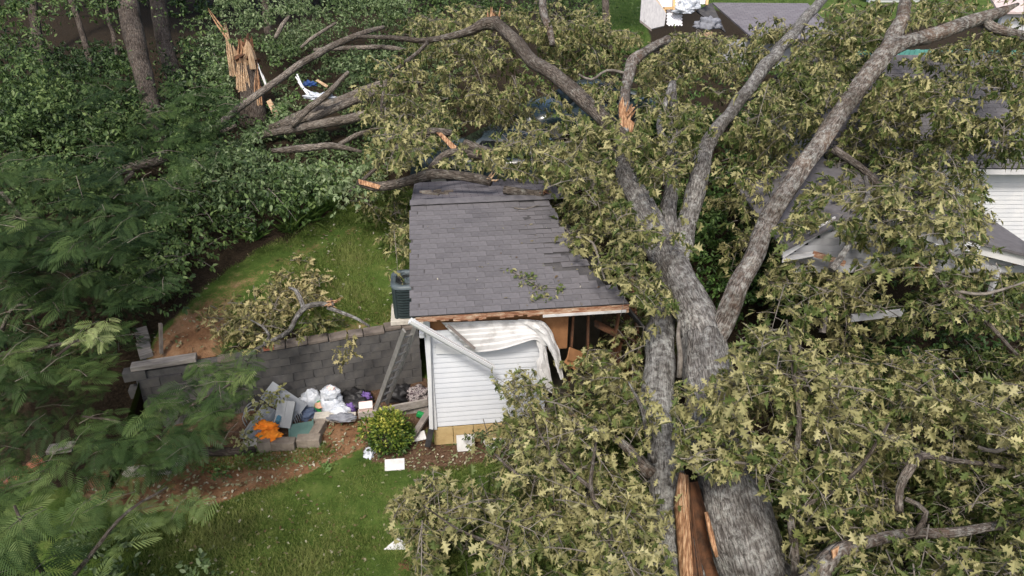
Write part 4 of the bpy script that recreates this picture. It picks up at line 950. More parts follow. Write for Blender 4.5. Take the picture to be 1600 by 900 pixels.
# secondary branches
SEC = [([(1302, 232, 13.0, 13), (1350, 265, 12.7, 11), (1385, 305, 12.4, 10), (1420, 355, 12.1, 10), (1440, 400, 11.8, 10), (1470, 440, 11.5, 9), (1520, 480, 11.2, 7), (1590, 555, 10.8, 5)], M_bark3),
       ([(1352, 275, 12.6, 7), (1355, 310, 12.4, 8), (1338, 360, 12.0, 9), (1318, 395, 11.8, 11), (1300, 420, 11.7, 12)], M_bark),
       ([(1425, 340, 12.1, 6), (1460, 350, 12.0, 6), (1475, 375, 11.9, 5), (1488, 405, 11.7, 4)], M_twig),
       ([(1495, 455, 11.4, 5), (1540, 462, 11.3, 5), (1600, 440, 11.2, 3)], M_twig),
       ([(1255, 935, 8.6, 44), (1280, 890, 8.7, 34), (1300, 862, 8.8, 24), (1340, 848, 9.0, 20), (1420, 838, 9.2, 17), (1500, 828, 9.4, 15), (1620, 815, 9.6, 13)], M_bark2),
       ([(1238, 935, 9.2, 16), (1240, 880, 9.2, 14), (1234, 800, 9.1, 11), (1238, 740, 9.0, 9), (1248, 660, 8.9, 8), (1240, 580, 8.8, 6), (1225, 500, 8.8, 3)], M_bark3),
       ([(1238, 800, 9.1, 7), (1290, 770, 9.1, 6), (1340, 735, 9.2, 6), (1370, 690, 9.3, 5), (1390, 660, 9.3, 3)], M_bark3),
       ([(1234, 745, 9.0, 6), (1190, 728, 8.9, 5), (1130, 720, 8.8, 4), (1060, 715, 8.8, 2)], M_twig),
       ([(1405, 800, 9.3, 13), (1410, 765, 9.4, 12), (1425, 735, 9.5, 16), (1440, 712, 9.6, 13), (1500, 720, 9.8, 8), (1600, 735, 10, 6)], M_bark3),
       ([(1530, 700, 9.8, 5), (1560, 706, 9.8, 7), (1600, 692, 9.9, 8), (1640, 680, 10, 8)], M_twig),
       ([(1425, 840, 9.2, 8), (1450, 800, 9.2, 9), (1415, 780, 9.3, 8)], M_bark3),
       ([(1015, 740, 10.6, 26), (990, 715, 10.6, 18), (965, 690, 10.6, 13), (930, 672, 10.6, 8), (895, 655, 10.6, 4)], M_bark2),
       ([(1022, 722, 10.4, 10), (1010, 690, 10.3, 8), (1004, 640, 10.1, 6), (985, 600, 10, 3)], M_bark),
       ([(935, 905, 9.2, 13), (948, 880, 9.2, 11), (952, 840, 9.3, 9), (935, 790, 9.4, 8), (925, 760, 9.5, 7), (932, 690, 9.7, 4)], M_bark3),
       ([(926, 765, 9.5, 7), (890, 735, 9.6, 6), (850, 690, 9.8, 4), (830, 640, 10, 2)], M_bark3),
       ([(825, 757, 9.7, 6), (795, 735, 9.8, 5), (770, 710, 9.9, 3)], M_bark3),
       ([(800, 862, 9.2, 7), (770, 850, 9.2, 6), (720, 830, 9.2, 4), (660, 790, 9.3, 2)], M_bark3),
       ([(1062, 590, 11.0, 9), (1063, 560, 11.0, 9), (1058, 525, 11.1, 7), (1060, 500, 11.2, 4)], M_twig),
       ([(930, 320, 13.0, 5), (924, 280, 13.4, 6), (916, 250, 13.7, 4)], M_twig),
       ([(900, 370, 12.3, 3), (925, 380, 12.3, 4), (938, 420, 12.1, 4), (945, 440, 12.0, 3)], M_twig),
       ([(1062, 250, 14.4, 8), (1048, 240, 14.5, 14), (1030, 200, 14.9, 10), (1050, 130, 15.5, 8)], M_bark),
       # the tall limb bending to the left
       ([(990, 235, 14.7, 28), (960, 205, 15.0, 26), (930, 176, 15.3, 25), (900, 146, 15.7, 24), (870, 120, 16.1, 23), (840, 102, 16.4, 22), (812, 72, 16.8, 20), (790, 48, 17.2, 18), (770, 32, 17.5, 17)], M_bark3),
       ([(778, 36, 17.4, 22), (755, 38, 17.5, 18), (735, 48, 17.5, 14), (700, 58, 17.6, 10), (650, 62, 17.7, 8), (600, 58, 17.8, 7), (560, 58, 17.9, 5)], M_bark3),
       ([(668, 66, 17.6, 6), (640, 92, 17.3, 6), (612, 115, 17.0, 6), (598, 150, 16.7, 5), (595, 195, 16.4, 3)], M_bark3),
       ([(845, -15, 18.5, 12), (850, 20, 18.2, 12), (858, 45, 18.0, 11), (863, 70, 17.8, 9)], M_bark2),
       ([(705, 208, 15.6, 11), (670, 208, 15.5, 12), (635, 220, 15.3, 9), (605, 245, 15.1, 8), (580, 270, 15, 6), (545, 300, 15, 3)], M_bark3),
       ([(762, 245, 15.2, 13), (725, 240, 15.2, 13), (700, 240, 15.1, 12), (682, 252, 15.0, 12), (665, 272, 14.8, 9)], M_bark3),
       ([(775, 240, 15.3, 14), (745, 232, 15.3, 14), (725, 222, 15.4, 12)], M_bark3),
       ([(985, 116, 15.9, 5), (950, 110, 16, 4), (925, 125, 16, 4), (905, 118, 16.1, 3)], M_twig)]
for rws, m in SEC: adopt(limb('branch', rws, m, None, 9, .15, .12, None, .05), oak)
shard('split_wood', [(682, 208, 15.4), (690, 208, 15.4), (714, 230, 15.2), (708, 236, 15.2)], M_split, .06)
shard('split_wood', [(742, 234, 15.0), (762, 240, 15.0), (765, 246, 15.0), (745, 240, 15.0)], M_split, .04)
splinters(P(770, 26, 17.5), np.array([.05, 0, 1]), 8, .32, .09, M_split, oak)
shard('split_wood', [(1298, 860, 8.6), (1310, 852, 8.6), (1306, 866, 8.6), (1300, 872, 8.6)], M_split, .03)

# oak foliage: leafy shoots spread through the air the crown fills
HOLES_NEAR = [[(1062, 745), (1100, 745), (1125, 760), (1160, 745), (1185, 760), (1232, 905), (1060, 905)],                       # foot of the trunks
              [(1035, 735), (1060, 720), (1062, 905), (1040, 905)], [(1040, 640), (1010, 590), (1015, 560), (1060, 560), (1050, 640), (1050, 720), (1020, 760), (1008, 735)],
              [(1068, 590), (1058, 470), (1008, 392), (1035, 382), (1075, 420), (1118, 505), (1180, 380), (1205, 345), (1222, 350), (1160, 500), (1132, 560), (1100, 600)],
              [(680, 560), (740, 580), (765, 590), (790, 640), (750, 690), (680, 700)],                                           # siding
              [(640, 300), (850, 318), (870, 380), (905, 410), (950, 450), (980, 470), (985, 492), (640, 496)],                   # roof
              [(640, 495), (880, 495), (900, 505), (960, 500), (950, 520), (880, 560), (820, 560), (770, 570), (700, 600), (640, 600)]]
HOLES_NEAR.append([(540, 715), (660, 735), (615, 775), (592, 800), (600, 830), (640, 862), (640, 930), (540, 930)])
HOLES_RIGHT = [[(1545, 263), (1610, 262), (1610, 360), (1560, 340)], [(1222, 394), (1292, 350), (1310, 352), (1300, 392), (1280, 404), (1225, 408)], [(1436, 362), (1500, 378), (1498, 392), (1440, 374)],
               [(1535, 386), (1610, 402), (1610, 415), (1540, 405)], [(1540, 440), (1560, 420), (1558, 460), (1545, 470)],
               [(1225, 345), (1205, 352), (1185, 330), (1280, 200), (1365, 80), (1395, 85), (1320, 200), (1255, 300)], [(1375, 95), (1400, 52), (1600, 0), (1600, 20), (1500, 60), (1415, 92)],
               [(1400, 0), (1425, 0), (1400, 60), (1385, 60)], [(1115, 205), (1195, 95), (1215, 100), (1130, 210)], [(1440, 98), (1470, 98), (1478, 122), (1446, 122)], [(1530, 155), (1570, 155), (1575, 180), (1530, 182)], [(1440, 170), (1455, 176), (1450, 215), (1436, 215)], [(1105, 8), (1250, 8), (1245, 60), (1105, 50)],
               [(985, 310), (968, 295), (965, 250), (985, 250), (1020, 340), (1000, 345)], [(1032, 360), (1032, 290), (1060, 290), (1062, 360)], [(1068, 345), (1075, 280), (1105, 215), (1128, 215), (1100, 300), (1095, 350)]]
HOLES_TOP = [[(1000, -20), (1110, -20), (1110, 38), (1050, 40), (1040, 45), (1000, 40)], [(1105, 0), (1250, 0), (1245, 50), (1180, 40), (1130, 55), (1105, 50)], [(955, 0), (1000, 0), (1000, 48), (955, 45)],
             [(772, 22), (800, 40), (850, 95), (945, 175), (925, 190), (840, 118), (785, 60), (765, 45)], [(968, 210), (966, 150), (975, 85), (1040, 55), (1045, 72), (1000, 88), (992, 150), (992, 210)],
             [(712, 200), (765, 196), (772, 222), (720, 226)], [(560, 278), (690, 262), (775, 276), (860, 296), (860, 315), (640, 300), (560, 294)], [(676, 204), (716, 232), (700, 246), (668, 262), (662, 252), (700, 232)], [(1100, 205), (1150, 140), (1240, 45), (1255, 55), (1170, 160), (1130, 205)]]
OAKL = []; OAKT = []
def holes_ok(pos, holes, j=0.0):
    u, v, d = proj(pos); ok = np.ones(len(u), bool)
    if j: u = u + rng.normal(size=len(u)) * j; v = v + rng.normal(size=len(u)) * j
    for h in holes: ok &= ~inpoly(u, v, h)
    return ok
def foliage(poly, zr, layers, size, tone, holes, dmin=0, dmax=60, dr=None, L=(.7, 1.2), nsp=9, droop=.35, pal=OAKPAL, gap=.0, nl=(5, 9), spread=.3, keep_off=.03, sink=(OAKL, OAKT), foot=.27, clump=.80, soft=3.0, rel=False):
    pts = sample_region(poly, zr, layers, dmin, dmax, dr, foot, rel)
    for c in pts:
        cl = fbm(c[0], c[1] + c[2], clump)                       # gaps between clumps
        if gap and cl < -gap: continue
        d = np.array([rng.normal(), rng.normal(), rng.normal() * .25])
        lv, tw = branchlet(c, d, rng.uniform(*L), nsp, size, tone + cl * .55 + rng.normal() * .09, droop, pal, nl, spread)
        ok = holes_ok(lv[0], holes, soft) & (rng.random(len(lv[0])) > keep_off)
        tip = lv[0] + unit(lv[1]) * lv[3][:, None] * .8
        ok &= holes_ok(tip, holes, soft)
        if ok.sum() < 6: continue
        sink[0].append(take(lv, ok))
        for t_ in tw:
            if holes_ok(t_[0], holes).all(): sink[1].append(t_)
SZ = .172
# 1 low sprays in front of the shed and left of the trunks
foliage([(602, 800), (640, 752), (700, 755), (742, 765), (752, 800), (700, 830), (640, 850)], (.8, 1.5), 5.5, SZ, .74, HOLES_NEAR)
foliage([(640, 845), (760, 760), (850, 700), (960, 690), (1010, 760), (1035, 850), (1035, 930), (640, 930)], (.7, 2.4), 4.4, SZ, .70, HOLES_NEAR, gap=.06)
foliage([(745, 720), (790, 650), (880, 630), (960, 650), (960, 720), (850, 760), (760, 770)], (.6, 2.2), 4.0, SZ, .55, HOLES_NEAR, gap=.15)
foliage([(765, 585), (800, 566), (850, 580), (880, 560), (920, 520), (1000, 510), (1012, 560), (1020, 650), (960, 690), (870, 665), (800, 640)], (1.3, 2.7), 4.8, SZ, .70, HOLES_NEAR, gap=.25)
foliage([(985, 490), (1010, 400), (1060, 470), (1050, 570), (1000, 590)], (1.5, 2.6), 2.4, SZ, .50, HOLES_NEAR)
foliage([(1000, 800), (1040, 790), (1040, 905), (980, 905)], (1.5, 2.6), 3, SZ, .58, [HOLES_NEAR[0]])
# 2 sprays hanging in front of the main trunk
foliage([(1046, 650), (1090, 598), (1130, 570), (1200, 490), (1290, 505), (1335, 560), (1330, 640), (1290, 690), (1210, 740), (1110, 738), (1062, 715)], None, 5.2, SZ, .68, [HOLES_NEAR[0], HOLES_NEAR[2], HOLES_NEAR[3]], dr=(8.7, 9.9), gap=.22)
# 3 right hand side, low
foliage([(1210, 500), (1330, 480), (1480, 470), (1780, 470), (1780, 660), (1480, 690), (1340, 690), (1300, 640)], (1.2, 3.2), 3.8, SZ, .66, HOLES_NEAR[:1] + HOLES_RIGHT, gap=.06)
foliage([(1290, 690), (1460, 660), (1780, 640), (1780, 930), (1270, 930), (1250, 780)], (.5, 2.3), 3.0, SZ, .56, HOLES_NEAR[:1], gap=.0)
foliage([(1240, 560), (1780, 520), (1780, 930), (1250, 930), (1210, 760)], (.02, .7), 3.2, SZ, .20, HOLES_NEAR[:1], rel=True)  # lowest leaf layer: shade beneath the sprays put into darker leaf tones
foliage([(660, 800), (860, 700), (1010, 700), (1040, 930), (640, 930)], (.08, .5), 1.8, SZ, .20, HOLES_NEAR)  # same low layer on the left, shade again put into the leaf colour
# 4 right hand side over porch and house
foliage([(1130, 380), (1180, 300), (1235, 270), (1300, 320), (1300, 360), (1240, 470), (1180, 470)], (2.2, 3.8), 3.2, SZ, .62, HOLES_NEAR + HOLES_RIGHT, gap=.4)
foliage([(1240, 400), (1430, 380), (1610, 400), (1610, 480), (1430, 490), (1220, 490)], (2.4, 3.8), 2.8, SZ, .62, HOLES_RIGHT + HOLES_NEAR[3:4], gap=.35)
foliage([(1280, 240), (1400, 230), (1545, 250), (1560, 350), (1480, 375), (1300, 350)], (3.6, 5.0), 3.6, SZ, .58, HOLES_RIGHT, gap=.15)
foliage([(1090, 230), (1160, 150), (1250, 90), (1330, 90), (1300, 200), (1230, 280), (1150, 330), (1100, 330)], None, 3.8, SZ, .58, HOLES_RIGHT, dr=(13.2, 15.5), gap=.2)
foliage([(1330, 150), (1400, 95), (1625, 70), (1625, 260), (1480, 265), (1290, 250)], None, 3.4, SZ, .55, HOLES_RIGHT, dr=(13.4, 15.2), gap=.16)
foliage([(1205, 330), (1240, 290), (1330, 280), (1430, 320), (1430, 352), (1310, 345), (1235, 388)], (4.0, 4.7), 3.0, SZ, .58, HOLES_RIGHT, gap=.5)
foliage([(1540, 365), (1780, 372), (1780, 395), (1545, 385)], (3.9, 4.3), 1.6, SZ, .5, HOLES_RIGHT)
foliage([(1230, 110), (1290, 0), (1625, -20), (1625, 60), (1400, 90), (1330, 120)], None, 3.2, SZ, .60, HOLES_RIGHT, dr=(14.5, 19), gap=.40)
foliage([(1150, 70), (1190, 20), (1240, 30), (1250, 90), (1180, 110)], None, 2.6, SZ, .70, [HOLES_TOP[8]], dr=(18, 20))
foliage([(1240, 130), (1330, 100), (1420, 100), (1420, 260), (1290, 270), (1240, 220)], None, 2.6, SZ, .42, HOLES_RIGHT, dr=(14.4, 16.4))
foliage([(1420, 100), (1625, 90), (1625, 255), (1440, 262)], None, 1.3, SZ, .5, HOLES_RIGHT, dr=(13.6, 15.0))
foliage([(1420, 395), (1610, 415), (1610, 480), (1420, 470)], (2.2, 3.2), 2.4, SZ, .5, HOLES_RIGHT[3:5])
foliage([(1320, 350), (1440, 345), (1530, 375), (1530, 420), (1330, 420)], (3.5, 4.1), 2.4, SZ, .55, HOLES_RIGHT[1:4])
foliage([(1395, 70), (1625, 60), (1625, 110), (1395, 112)], None, 1.5, SZ, .55, HOLES_RIGHT[6:7], dr=(14.6, 16.4), gap=.3)
foliage([(1240, 60), (1400, 30), (1625, 20), (1625, 75), (1400, 95), (1250, 110)], None, 1.6, SZ, .5, HOLES_RIGHT, dr=(17, 20))
# 5 middle, over the shed's far side
foliage([(866, 330), (960, 300), (1010, 350), (1055, 430), (1050, 470), (990, 465), (930, 410), (880, 380)], (3.1, 4.1), 3.6, SZ, .58, HOLES_NEAR[3:7] + HOLES_RIGHT[-3:], gap=.55)
foliage([(860, 250), (960, 240), (1060, 250), (1060, 380), (960, 330), (870, 320)], (3.6, 4.8), 3.6, SZ, .56, HOLES_NEAR[3:6] + HOLES_RIGHT[-3:] + HOLES_TOP, gap=.55)
foliage([(600, 70), (760, 60), (880, 130), (960, 230), (880, 300), (780, 275), (640, 275), (585, 240), (570, 140)], (3.3, 5.2), 4.2, SZ, .64, HOLES_TOP + HOLES_NEAR[5:6], gap=.22, dmax=19.5)
foliage([(780, 20), (960, 40), (1100, 50), (1180, 70), (1130, 190), (1060, 260), (960, 240), (860, 120)], (3.8, 5.6), 4.2, SZ, .60, HOLES_TOP + HOLES_RIGHT[-3:], gap=.22, dmax=21)
foliage([(620, 20), (760, 5), (1000, 0), (1000, 60), (800, 60), (640, 75)], None, 3.0, SZ, .62, HOLES_TOP, dr=(18, 22), gap=.5)
foliage([(545, 260), (640, 280), (641, 400), (615, 385), (585, 330), (540, 300)], (2.3, 3.2), 3.6, SZ, .48, HOLES_NEAR[5:6])
LV = cat(OAKL)
u_, v_, d_ = proj(LV[0]); vis = (u_ > 10) & (u_ < 1590) & (v_ > 10) & (v_ < 890)
score = np.where(vis, LV[3] / d_ * (1 + .6 * (LV[4][:, 1] > .18)), 0); pick = np.argsort(-score)[:300]
rest = np.ones(len(d_), bool); rest[pick] = False
near = rest & (d_ < 13.2); far = rest & (d_ >= 13.2)
T_near, T_far = tmpl(OAK, .22, .30), tmpl(OAKF, .22, .30)
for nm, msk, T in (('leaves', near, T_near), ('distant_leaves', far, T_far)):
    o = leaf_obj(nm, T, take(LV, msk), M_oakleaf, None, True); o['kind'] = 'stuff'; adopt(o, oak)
cols = [*TOPS, *UNDER, (.26, .25, .11), (.39, .365, .19)]
LM = []
for cc in cols:
    me = leaf_mesh('leaf', T_near, np.zeros((1, 3)), np.array([[1., 0, 0]]), np.array([[0, 0, 1.]]), np.array([1.]), np.array([cc])); me.materials.append(M_oakleaf); LM.append(me)
fr_ = frames(LV[1][pick], LV[2][pick])
for k, i in enumerate(pick):
    ci = int(np.argmin([np.abs(LV[4][i] - c_).sum() for c_ in cols])); s = LV[3][i]
    o = link('leaf', LM[ci], oak); m3 = Matrix(fr_[k].tolist()).to_4x4() @ Matrix.Scale(s, 4); m3.translation = Vector(LV[0][i]) - Vector(ob); o.matrix_local = m3
o = twig_mesh('twigs', OAKT, M_twig); o['kind'] = 'stuff'; adopt(o, oak)
print('OAK leaves', len(d_), near.sum(), far.sum(), 'twigs', len(OAKT))

# limb pieces lying on the shed roof
def loose(name, rows, m, lab, cat_='branch', grp=None, sides=12):
    e = empty(name, P(*rows[0][:3])); adopt(limb('wood', rows, m, None, sides, .14, .10, None, .02), e); return tag(e, lab, cat_, grp)
t = loose('snapped_limb', [(560, 284, 15.0, 12), (590, 291, 14.9, 15), (630, 286, 14.7, 15), (670, 273, 14.5, 16), (700, 272, 14.4, 15), (740, 278, 14.3, 15), (768, 284, 14.2, 14)], M_bark3, 'snapped brown limb lying along the back edge of the shed roof', 'limb')
shard('split_wood', [(560, 280, 14.95), (596, 290, 14.8), (592, 296, 14.8), (562, 288, 14.9)], M_split, .05, parent=t); splinters(P(766, 280, 14.2), np.array([.5, 0, .6]), 7, .16, .07, M_pine, t)
t = loose('snapped_limb', [(788, 297, 14.1, 13), (810, 300, 14.0, 14), (832, 303, 14.0, 14), (850, 302, 13.9, 12)], M_bark3, 'short brown limb end on the ridge of the shed roof', 'limb')
splinters(P(848, 300, 13.9), np.array([1, 0, .2]), 6, .14, .06, M_rot, t)
def rp(u, v, lift=.02): return l2w(*roof_pt(*roof_hit(u, v), lift))
e = tag(empty('roof_sprig', rp(830, 450)), 'green leafy oak sprig lying on the grey shingles', 'sprig')
Ls = []; tw = []
for u, v in ((797, 424), (808, 432), (818, 430), (826, 440), (836, 448), (846, 452), (858, 452), (868, 450), (874, 455), (838, 460), (842, 470), (866, 466), (830, 438), (818, 442), (850, 460)):
    lv, tt = branchlet(rp(u, v, .05), np.array([rng.normal(), rng.normal(), .1]), .16, 2, .10, .36, .05, OAKPAL, (4, 6), .06, .2); Ls.append(lv)
pts = [rp(u, v, .04) for u, v in ((800, 426), (826, 442), (846, 453), (872, 452))]; tw.append((np.array(pts), .012, .006)); tw.append((np.array([rp(838, 450, .04), rp(842, 470, .04)]), .008, .004))
adopt(leaf_obj('foliage', T_near, cat(Ls), M_oakleaf), e)['kind'] = 'stuff'; adopt(twig_mesh('twig', tw, M_twig), e)
e = tag(empty('bare_twig', rp(825, 326)), 'thin bare twig lying near the top of the shed roof', 'twig'); adopt(twig_mesh('stick', [(np.array([rp(u, v, .03) for u, v in ((803, 327), (820, 329), (843, 322))]), .016, .006), (np.array([rp(812, 328, .03), rp(806, 332, .03)]), .008, .004)], M_twig), e)
e = tag(MB().box(rp(823, 341, .012), (.14, .10, .012), Matrix.Rotation(.5, 3, 'Z')).build('loose_shingle_scrap', M_felt), 'dark shingle scrap lying loose on the roof slope', 'scrap')
e = tag(empty('bark_debris', rp(680, 300, .02)), 'brown bark debris under the limb on the shed roof', 'debris')
for k in range(7): adopt(MB().box(rp(665 + k * 6, 299 + random.uniform(-5, 5), .02 + .0), (random.uniform(.12, .3), .06, .03), Matrix.Rotation(random.uniform(-.6, .6), 3, 'Z')).build('chip', M_bark3), e)
us = rng.uniform(650, 960, 140); vs = rng.uniform(300, 485, 140); keep = [roof_hit(a, b)[0] < edge_x(roof_hit(a, b)[1]) - .05 and (a - 650) / 310 + rng.normal() * .25 > .45 - (b < 330) * .4 for a, b in zip(us, vs)]
pos = np.array([rp(a, b, .03) for a, b, k in zip(us, vs, keep) if k]); k = len(pos)
tag(leaf_obj('roof_litter', T_far, [pos, unit(np.column_stack([rng.normal(size=(k, 2)), rng.normal(size=k) * .2])), unit(np.column_stack([rng.normal(size=(k, 2)) * .3, np.ones(k)])), rng.uniform(.03, .09, k), mixcol(LP, rng.random(k))], M_oakleaf), 'torn leaf scraps scattered over the shed roof', 'leaf litter', kind='stuff')
# broken branch lying on the terrace edge
e = tag(empty('broken_branch', on_upper(465, 500)), 'broken oak branch with wilted pale leaves draped over the block wall', 'branch')
for rws, m in (([(385, 562, 12.0, 7), (402, 545, 12.3, 6), (430, 530, 12.6, 7), (452, 518, 12.9, 8), (464, 496, 13.1, 8), (478, 480, 13.2, 9), (500, 474, 13.2, 8), (522, 476, 13.2, 6)], M_bark), ([(475, 484, 13.2, 8), (470, 470, 13.3, 7), (462, 455, 13.4, 6), (452, 450, 13.5, 4)], M_bark), ([(512, 480, 13.2, 6), (530, 486, 13.2, 6), (555, 496, 13.1, 5), (578, 510, 12.9, 4)], M_bark), ([(412, 538, 12.4, 6), (420, 525, 12.6, 5), (408, 510, 12.7, 3), (390, 500, 12.8, 2)], M_bark), ([(521, 478, 13.15, 4), (516, 466, 13.15, 3)], M_bark3)):
    adopt(limb('branch_wood', rws, m, None, 8, .15, .1, None, .03), e)
splinters(P(516, 475, 13.15), P(535, 470, 13.1) - P(510, 476, 13.15), 7, .28, .04, M_split, e)
sink = ([], [])
BP = [(.06, .08, .027), (.16, .16, .06), (.31, .275, .12), (.47, .41, .21)]
for poly, ly, tone in (([(415, 425), (470, 402), (512, 425), (512, 462), (470, 470), (425, 460)], 6, .72), ([(340, 480), (375, 450), (430, 450), (430, 490), (400, 505), (320, 500)], 5, .72), ([(380, 490), (430, 480), (445, 515), (420, 535), (375, 540), (352, 520)], 4, .55), ([(320, 485), (350, 470), (350, 500), (325, 500)], 4, .65), ([(480, 485), (540, 500), (560, 510), (470, 512)], 2.4, .5)):
    foliage(poly, (1.65, 2.15), ly, .16, tone, [], L=(.4, .7), nsp=6, pal=BP, sink=sink, spread=.2, foot=.20)
for u, v in ((530, 545), (533, 560), (546, 528), (549, 540)):
    lv, tt = branchlet(P(u, v, 13.0), np.array([0, -.1, -1]), .25, 3, .15, .6, 0, BP, (4, 6), .06); sink[0].append(lv)
adopt(leaf_obj('foliage', T_near, cat(sink[0]), M_oakleaf, None, True), e)['kind'] = 'stuff'; adopt(twig_mesh('twigs', sink[1], M_twig), e)['kind'] = 'stuff'

# ------------------------------------------------------------------ snapped stump and logs on the wooded slope
e = tag(empty('snapped_stump', P(392, 185, 21.5)), 'tall snapped tree stump with raw orange splinters standing among leaves', 'stump')
adopt(limb('trunk', [(398, 205, 21.3, 46), (395, 170, 21.5, 40), (390, 130, 21.7, 35), (385, 98, 21.9, 33), (383, 85, 22, 30)], M_wtrunk, None, 16, .2, .2), e)
strips(364, 118, 353, 46, 10, 7, 21.45, M_pine, e, 12); strips(381, 142, 378, 94, 24, 16, 21.3, M_pine, e, 8); strips(404, 165, 402, 104, 12, 8, 21.25, M_split, e, 12)
strips(416, 135, 404, 102, 4, 2, 21.1, M_tile, e, 4); strips(356, 60, 324, 14, 5, 2, 21.6, M_split, e, 3); strips(374, 96, 375, 62, 5, 2, 21.4, M_split, e, 4); strips(406, 200, 402, 150, 9, 3, 21.2, M_pine, e, 6)
splinters(P(384, 86, 21.8), np.array([0, 0, 1]), 24, .45, .28, M_rot, e, .5); splinters(P(384, 95, 21.6), np.array([0, 0, 1]), 14, .6, .30, M_pine, e, .15)
tag(adopt(shard('fallen_splinter', [(418, 160, 20.8), (424, 156, 20.8), (438, 180, 20.6), (430, 184, 20.6)], M_pine, .10, parent=e), e) and bpy.data.objects['fallen_splinter'])
lg = 'fallen logs on the wooded slope'
LOGS = [([(337, 198, 19.0, 12), (370, 172, 19.3, 12), (420, 136, 19.8, 13), (470, 100, 20.4, 13), (520, 72, 21, 12), (565, 52, 21.5, 10), (600, 42, 22, 6)], 'long slender log leaning up across the stump'),
        ([(398, 214, 19.3, 13), (440, 205, 19.3, 14), (490, 196, 19.3, 16), (545, 186, 19.4, 18), (600, 172, 19.6, 16), (690, 164, 20, 12)], 'pale straight log lowest of the crossed logs'),
        ([(415, 205, 19.9, 16), (460, 188, 20, 24), (510, 170, 20.2, 26), (560, 150, 20.5, 26), (610, 132, 20.9, 24), (660, 118, 21.3, 20)], 'thickest dark log behind the crossed logs'),
        ([(480, 188, 19.6, 15), (530, 166, 19.8, 15), (590, 142, 20.2, 14), (630, 124, 20.6, 12)], 'slender log lying on the thick dark log'),
        ([(455, 196, 19.1, 14), (480, 172, 19.1, 12), (510, 148, 19.2, 11), (545, 112, 19.3, 6)], 'short forked log rising over the crossed logs'),
        ([(425, 236, 18.2, 8), (455, 234, 18.2, 13), (490, 230, 18.3, 13), (520, 228, 18.4, 12), (565, 237, 18.4, 5)], 'dark log end lying below the crossed logs'),
        ([(530, 225, 18.6, 8), (560, 210, 18.8, 9), (590, 200, 19, 6)], 'thin broken pole right of the dark log end'),
        ([(165, 272, 17.5, 14), (205, 262, 17.6, 18), (240, 254, 17.8, 20), (262, 246, 18, 20)], 'mossy log beside the leaning woodland trunk'),
        ([(230, 298, 16.8, 6), (262, 290, 16.8, 6), (290, 282, 16.9, 7), (312, 270, 17, 4)], 'thin bare stick lying in the undergrowth'),
        ([(490, 78, 22.5, 6), (530, 76, 22.5, 8), (600, 74, 22.6, 9), (640, 80, 22.7, 7)], 'thin brown log behind the leaning log'),
        ([(430, 60, 23, 7), (440, 40, 23, 8), (452, 25, 23, 5)], 'upright broken branch above the stump'),
        ([(470, 75, 23, 5), (490, 58, 23, 6), (525, 36, 23.2, 5)], 'thin dead branch right of the upright one'),
        ([(345, 205, 18.6, 5), (358, 202, 18.6, 8), (370, 196, 18.6, 6)], 'short broken stub below the leaning log')]
for rws, lab in LOGS: loose('fallen_log', [(a, b, c, w * .85) for a, b, c, w in rws], M_log, lab, 'log', lg, 10)
e = tag(empty('storm_rubbish', P(490, 140, 19.6)), 'white bent poles and crumpled white cloth on the crossed logs', 'rubbish')
for a, b_ in (((462, 120), (486, 152)), ((466, 128), (482, 150)), ((470, 135), (496, 150)), ((464, 116), (474, 138))): adopt(MB().tube([P(*a, 19.5), P(*b_, 19.4)], .022, 6).build('pole', M_white), e)
adopt(blob('crumpled_cloth', P(498, 153, 19.4), (.32, .16, .09), M_bag, 3.3, amp=.9), e)
tag(blob('blue_tarp_scrap', P(482, 134, 19.7), (.16, .05, .08), M_bluecloth, 5.3, amp=1.1), 'scrap of blue tarp beside the white poles', 'tarp')
tag(shard('pale_splinter', [(494, 127, 19.6), (498, 125, 19.6), (514, 135, 19.6), (511, 138, 19.6)], M_pine, .08) and bpy.data.objects['pale_splinter'], 'pale wood splinter behind the blue tarp scrap', 'splinter')
o = bpy.data.objects['pale_splinter']; o.parent = None; o.matrix_parent_inverse = Matrix()

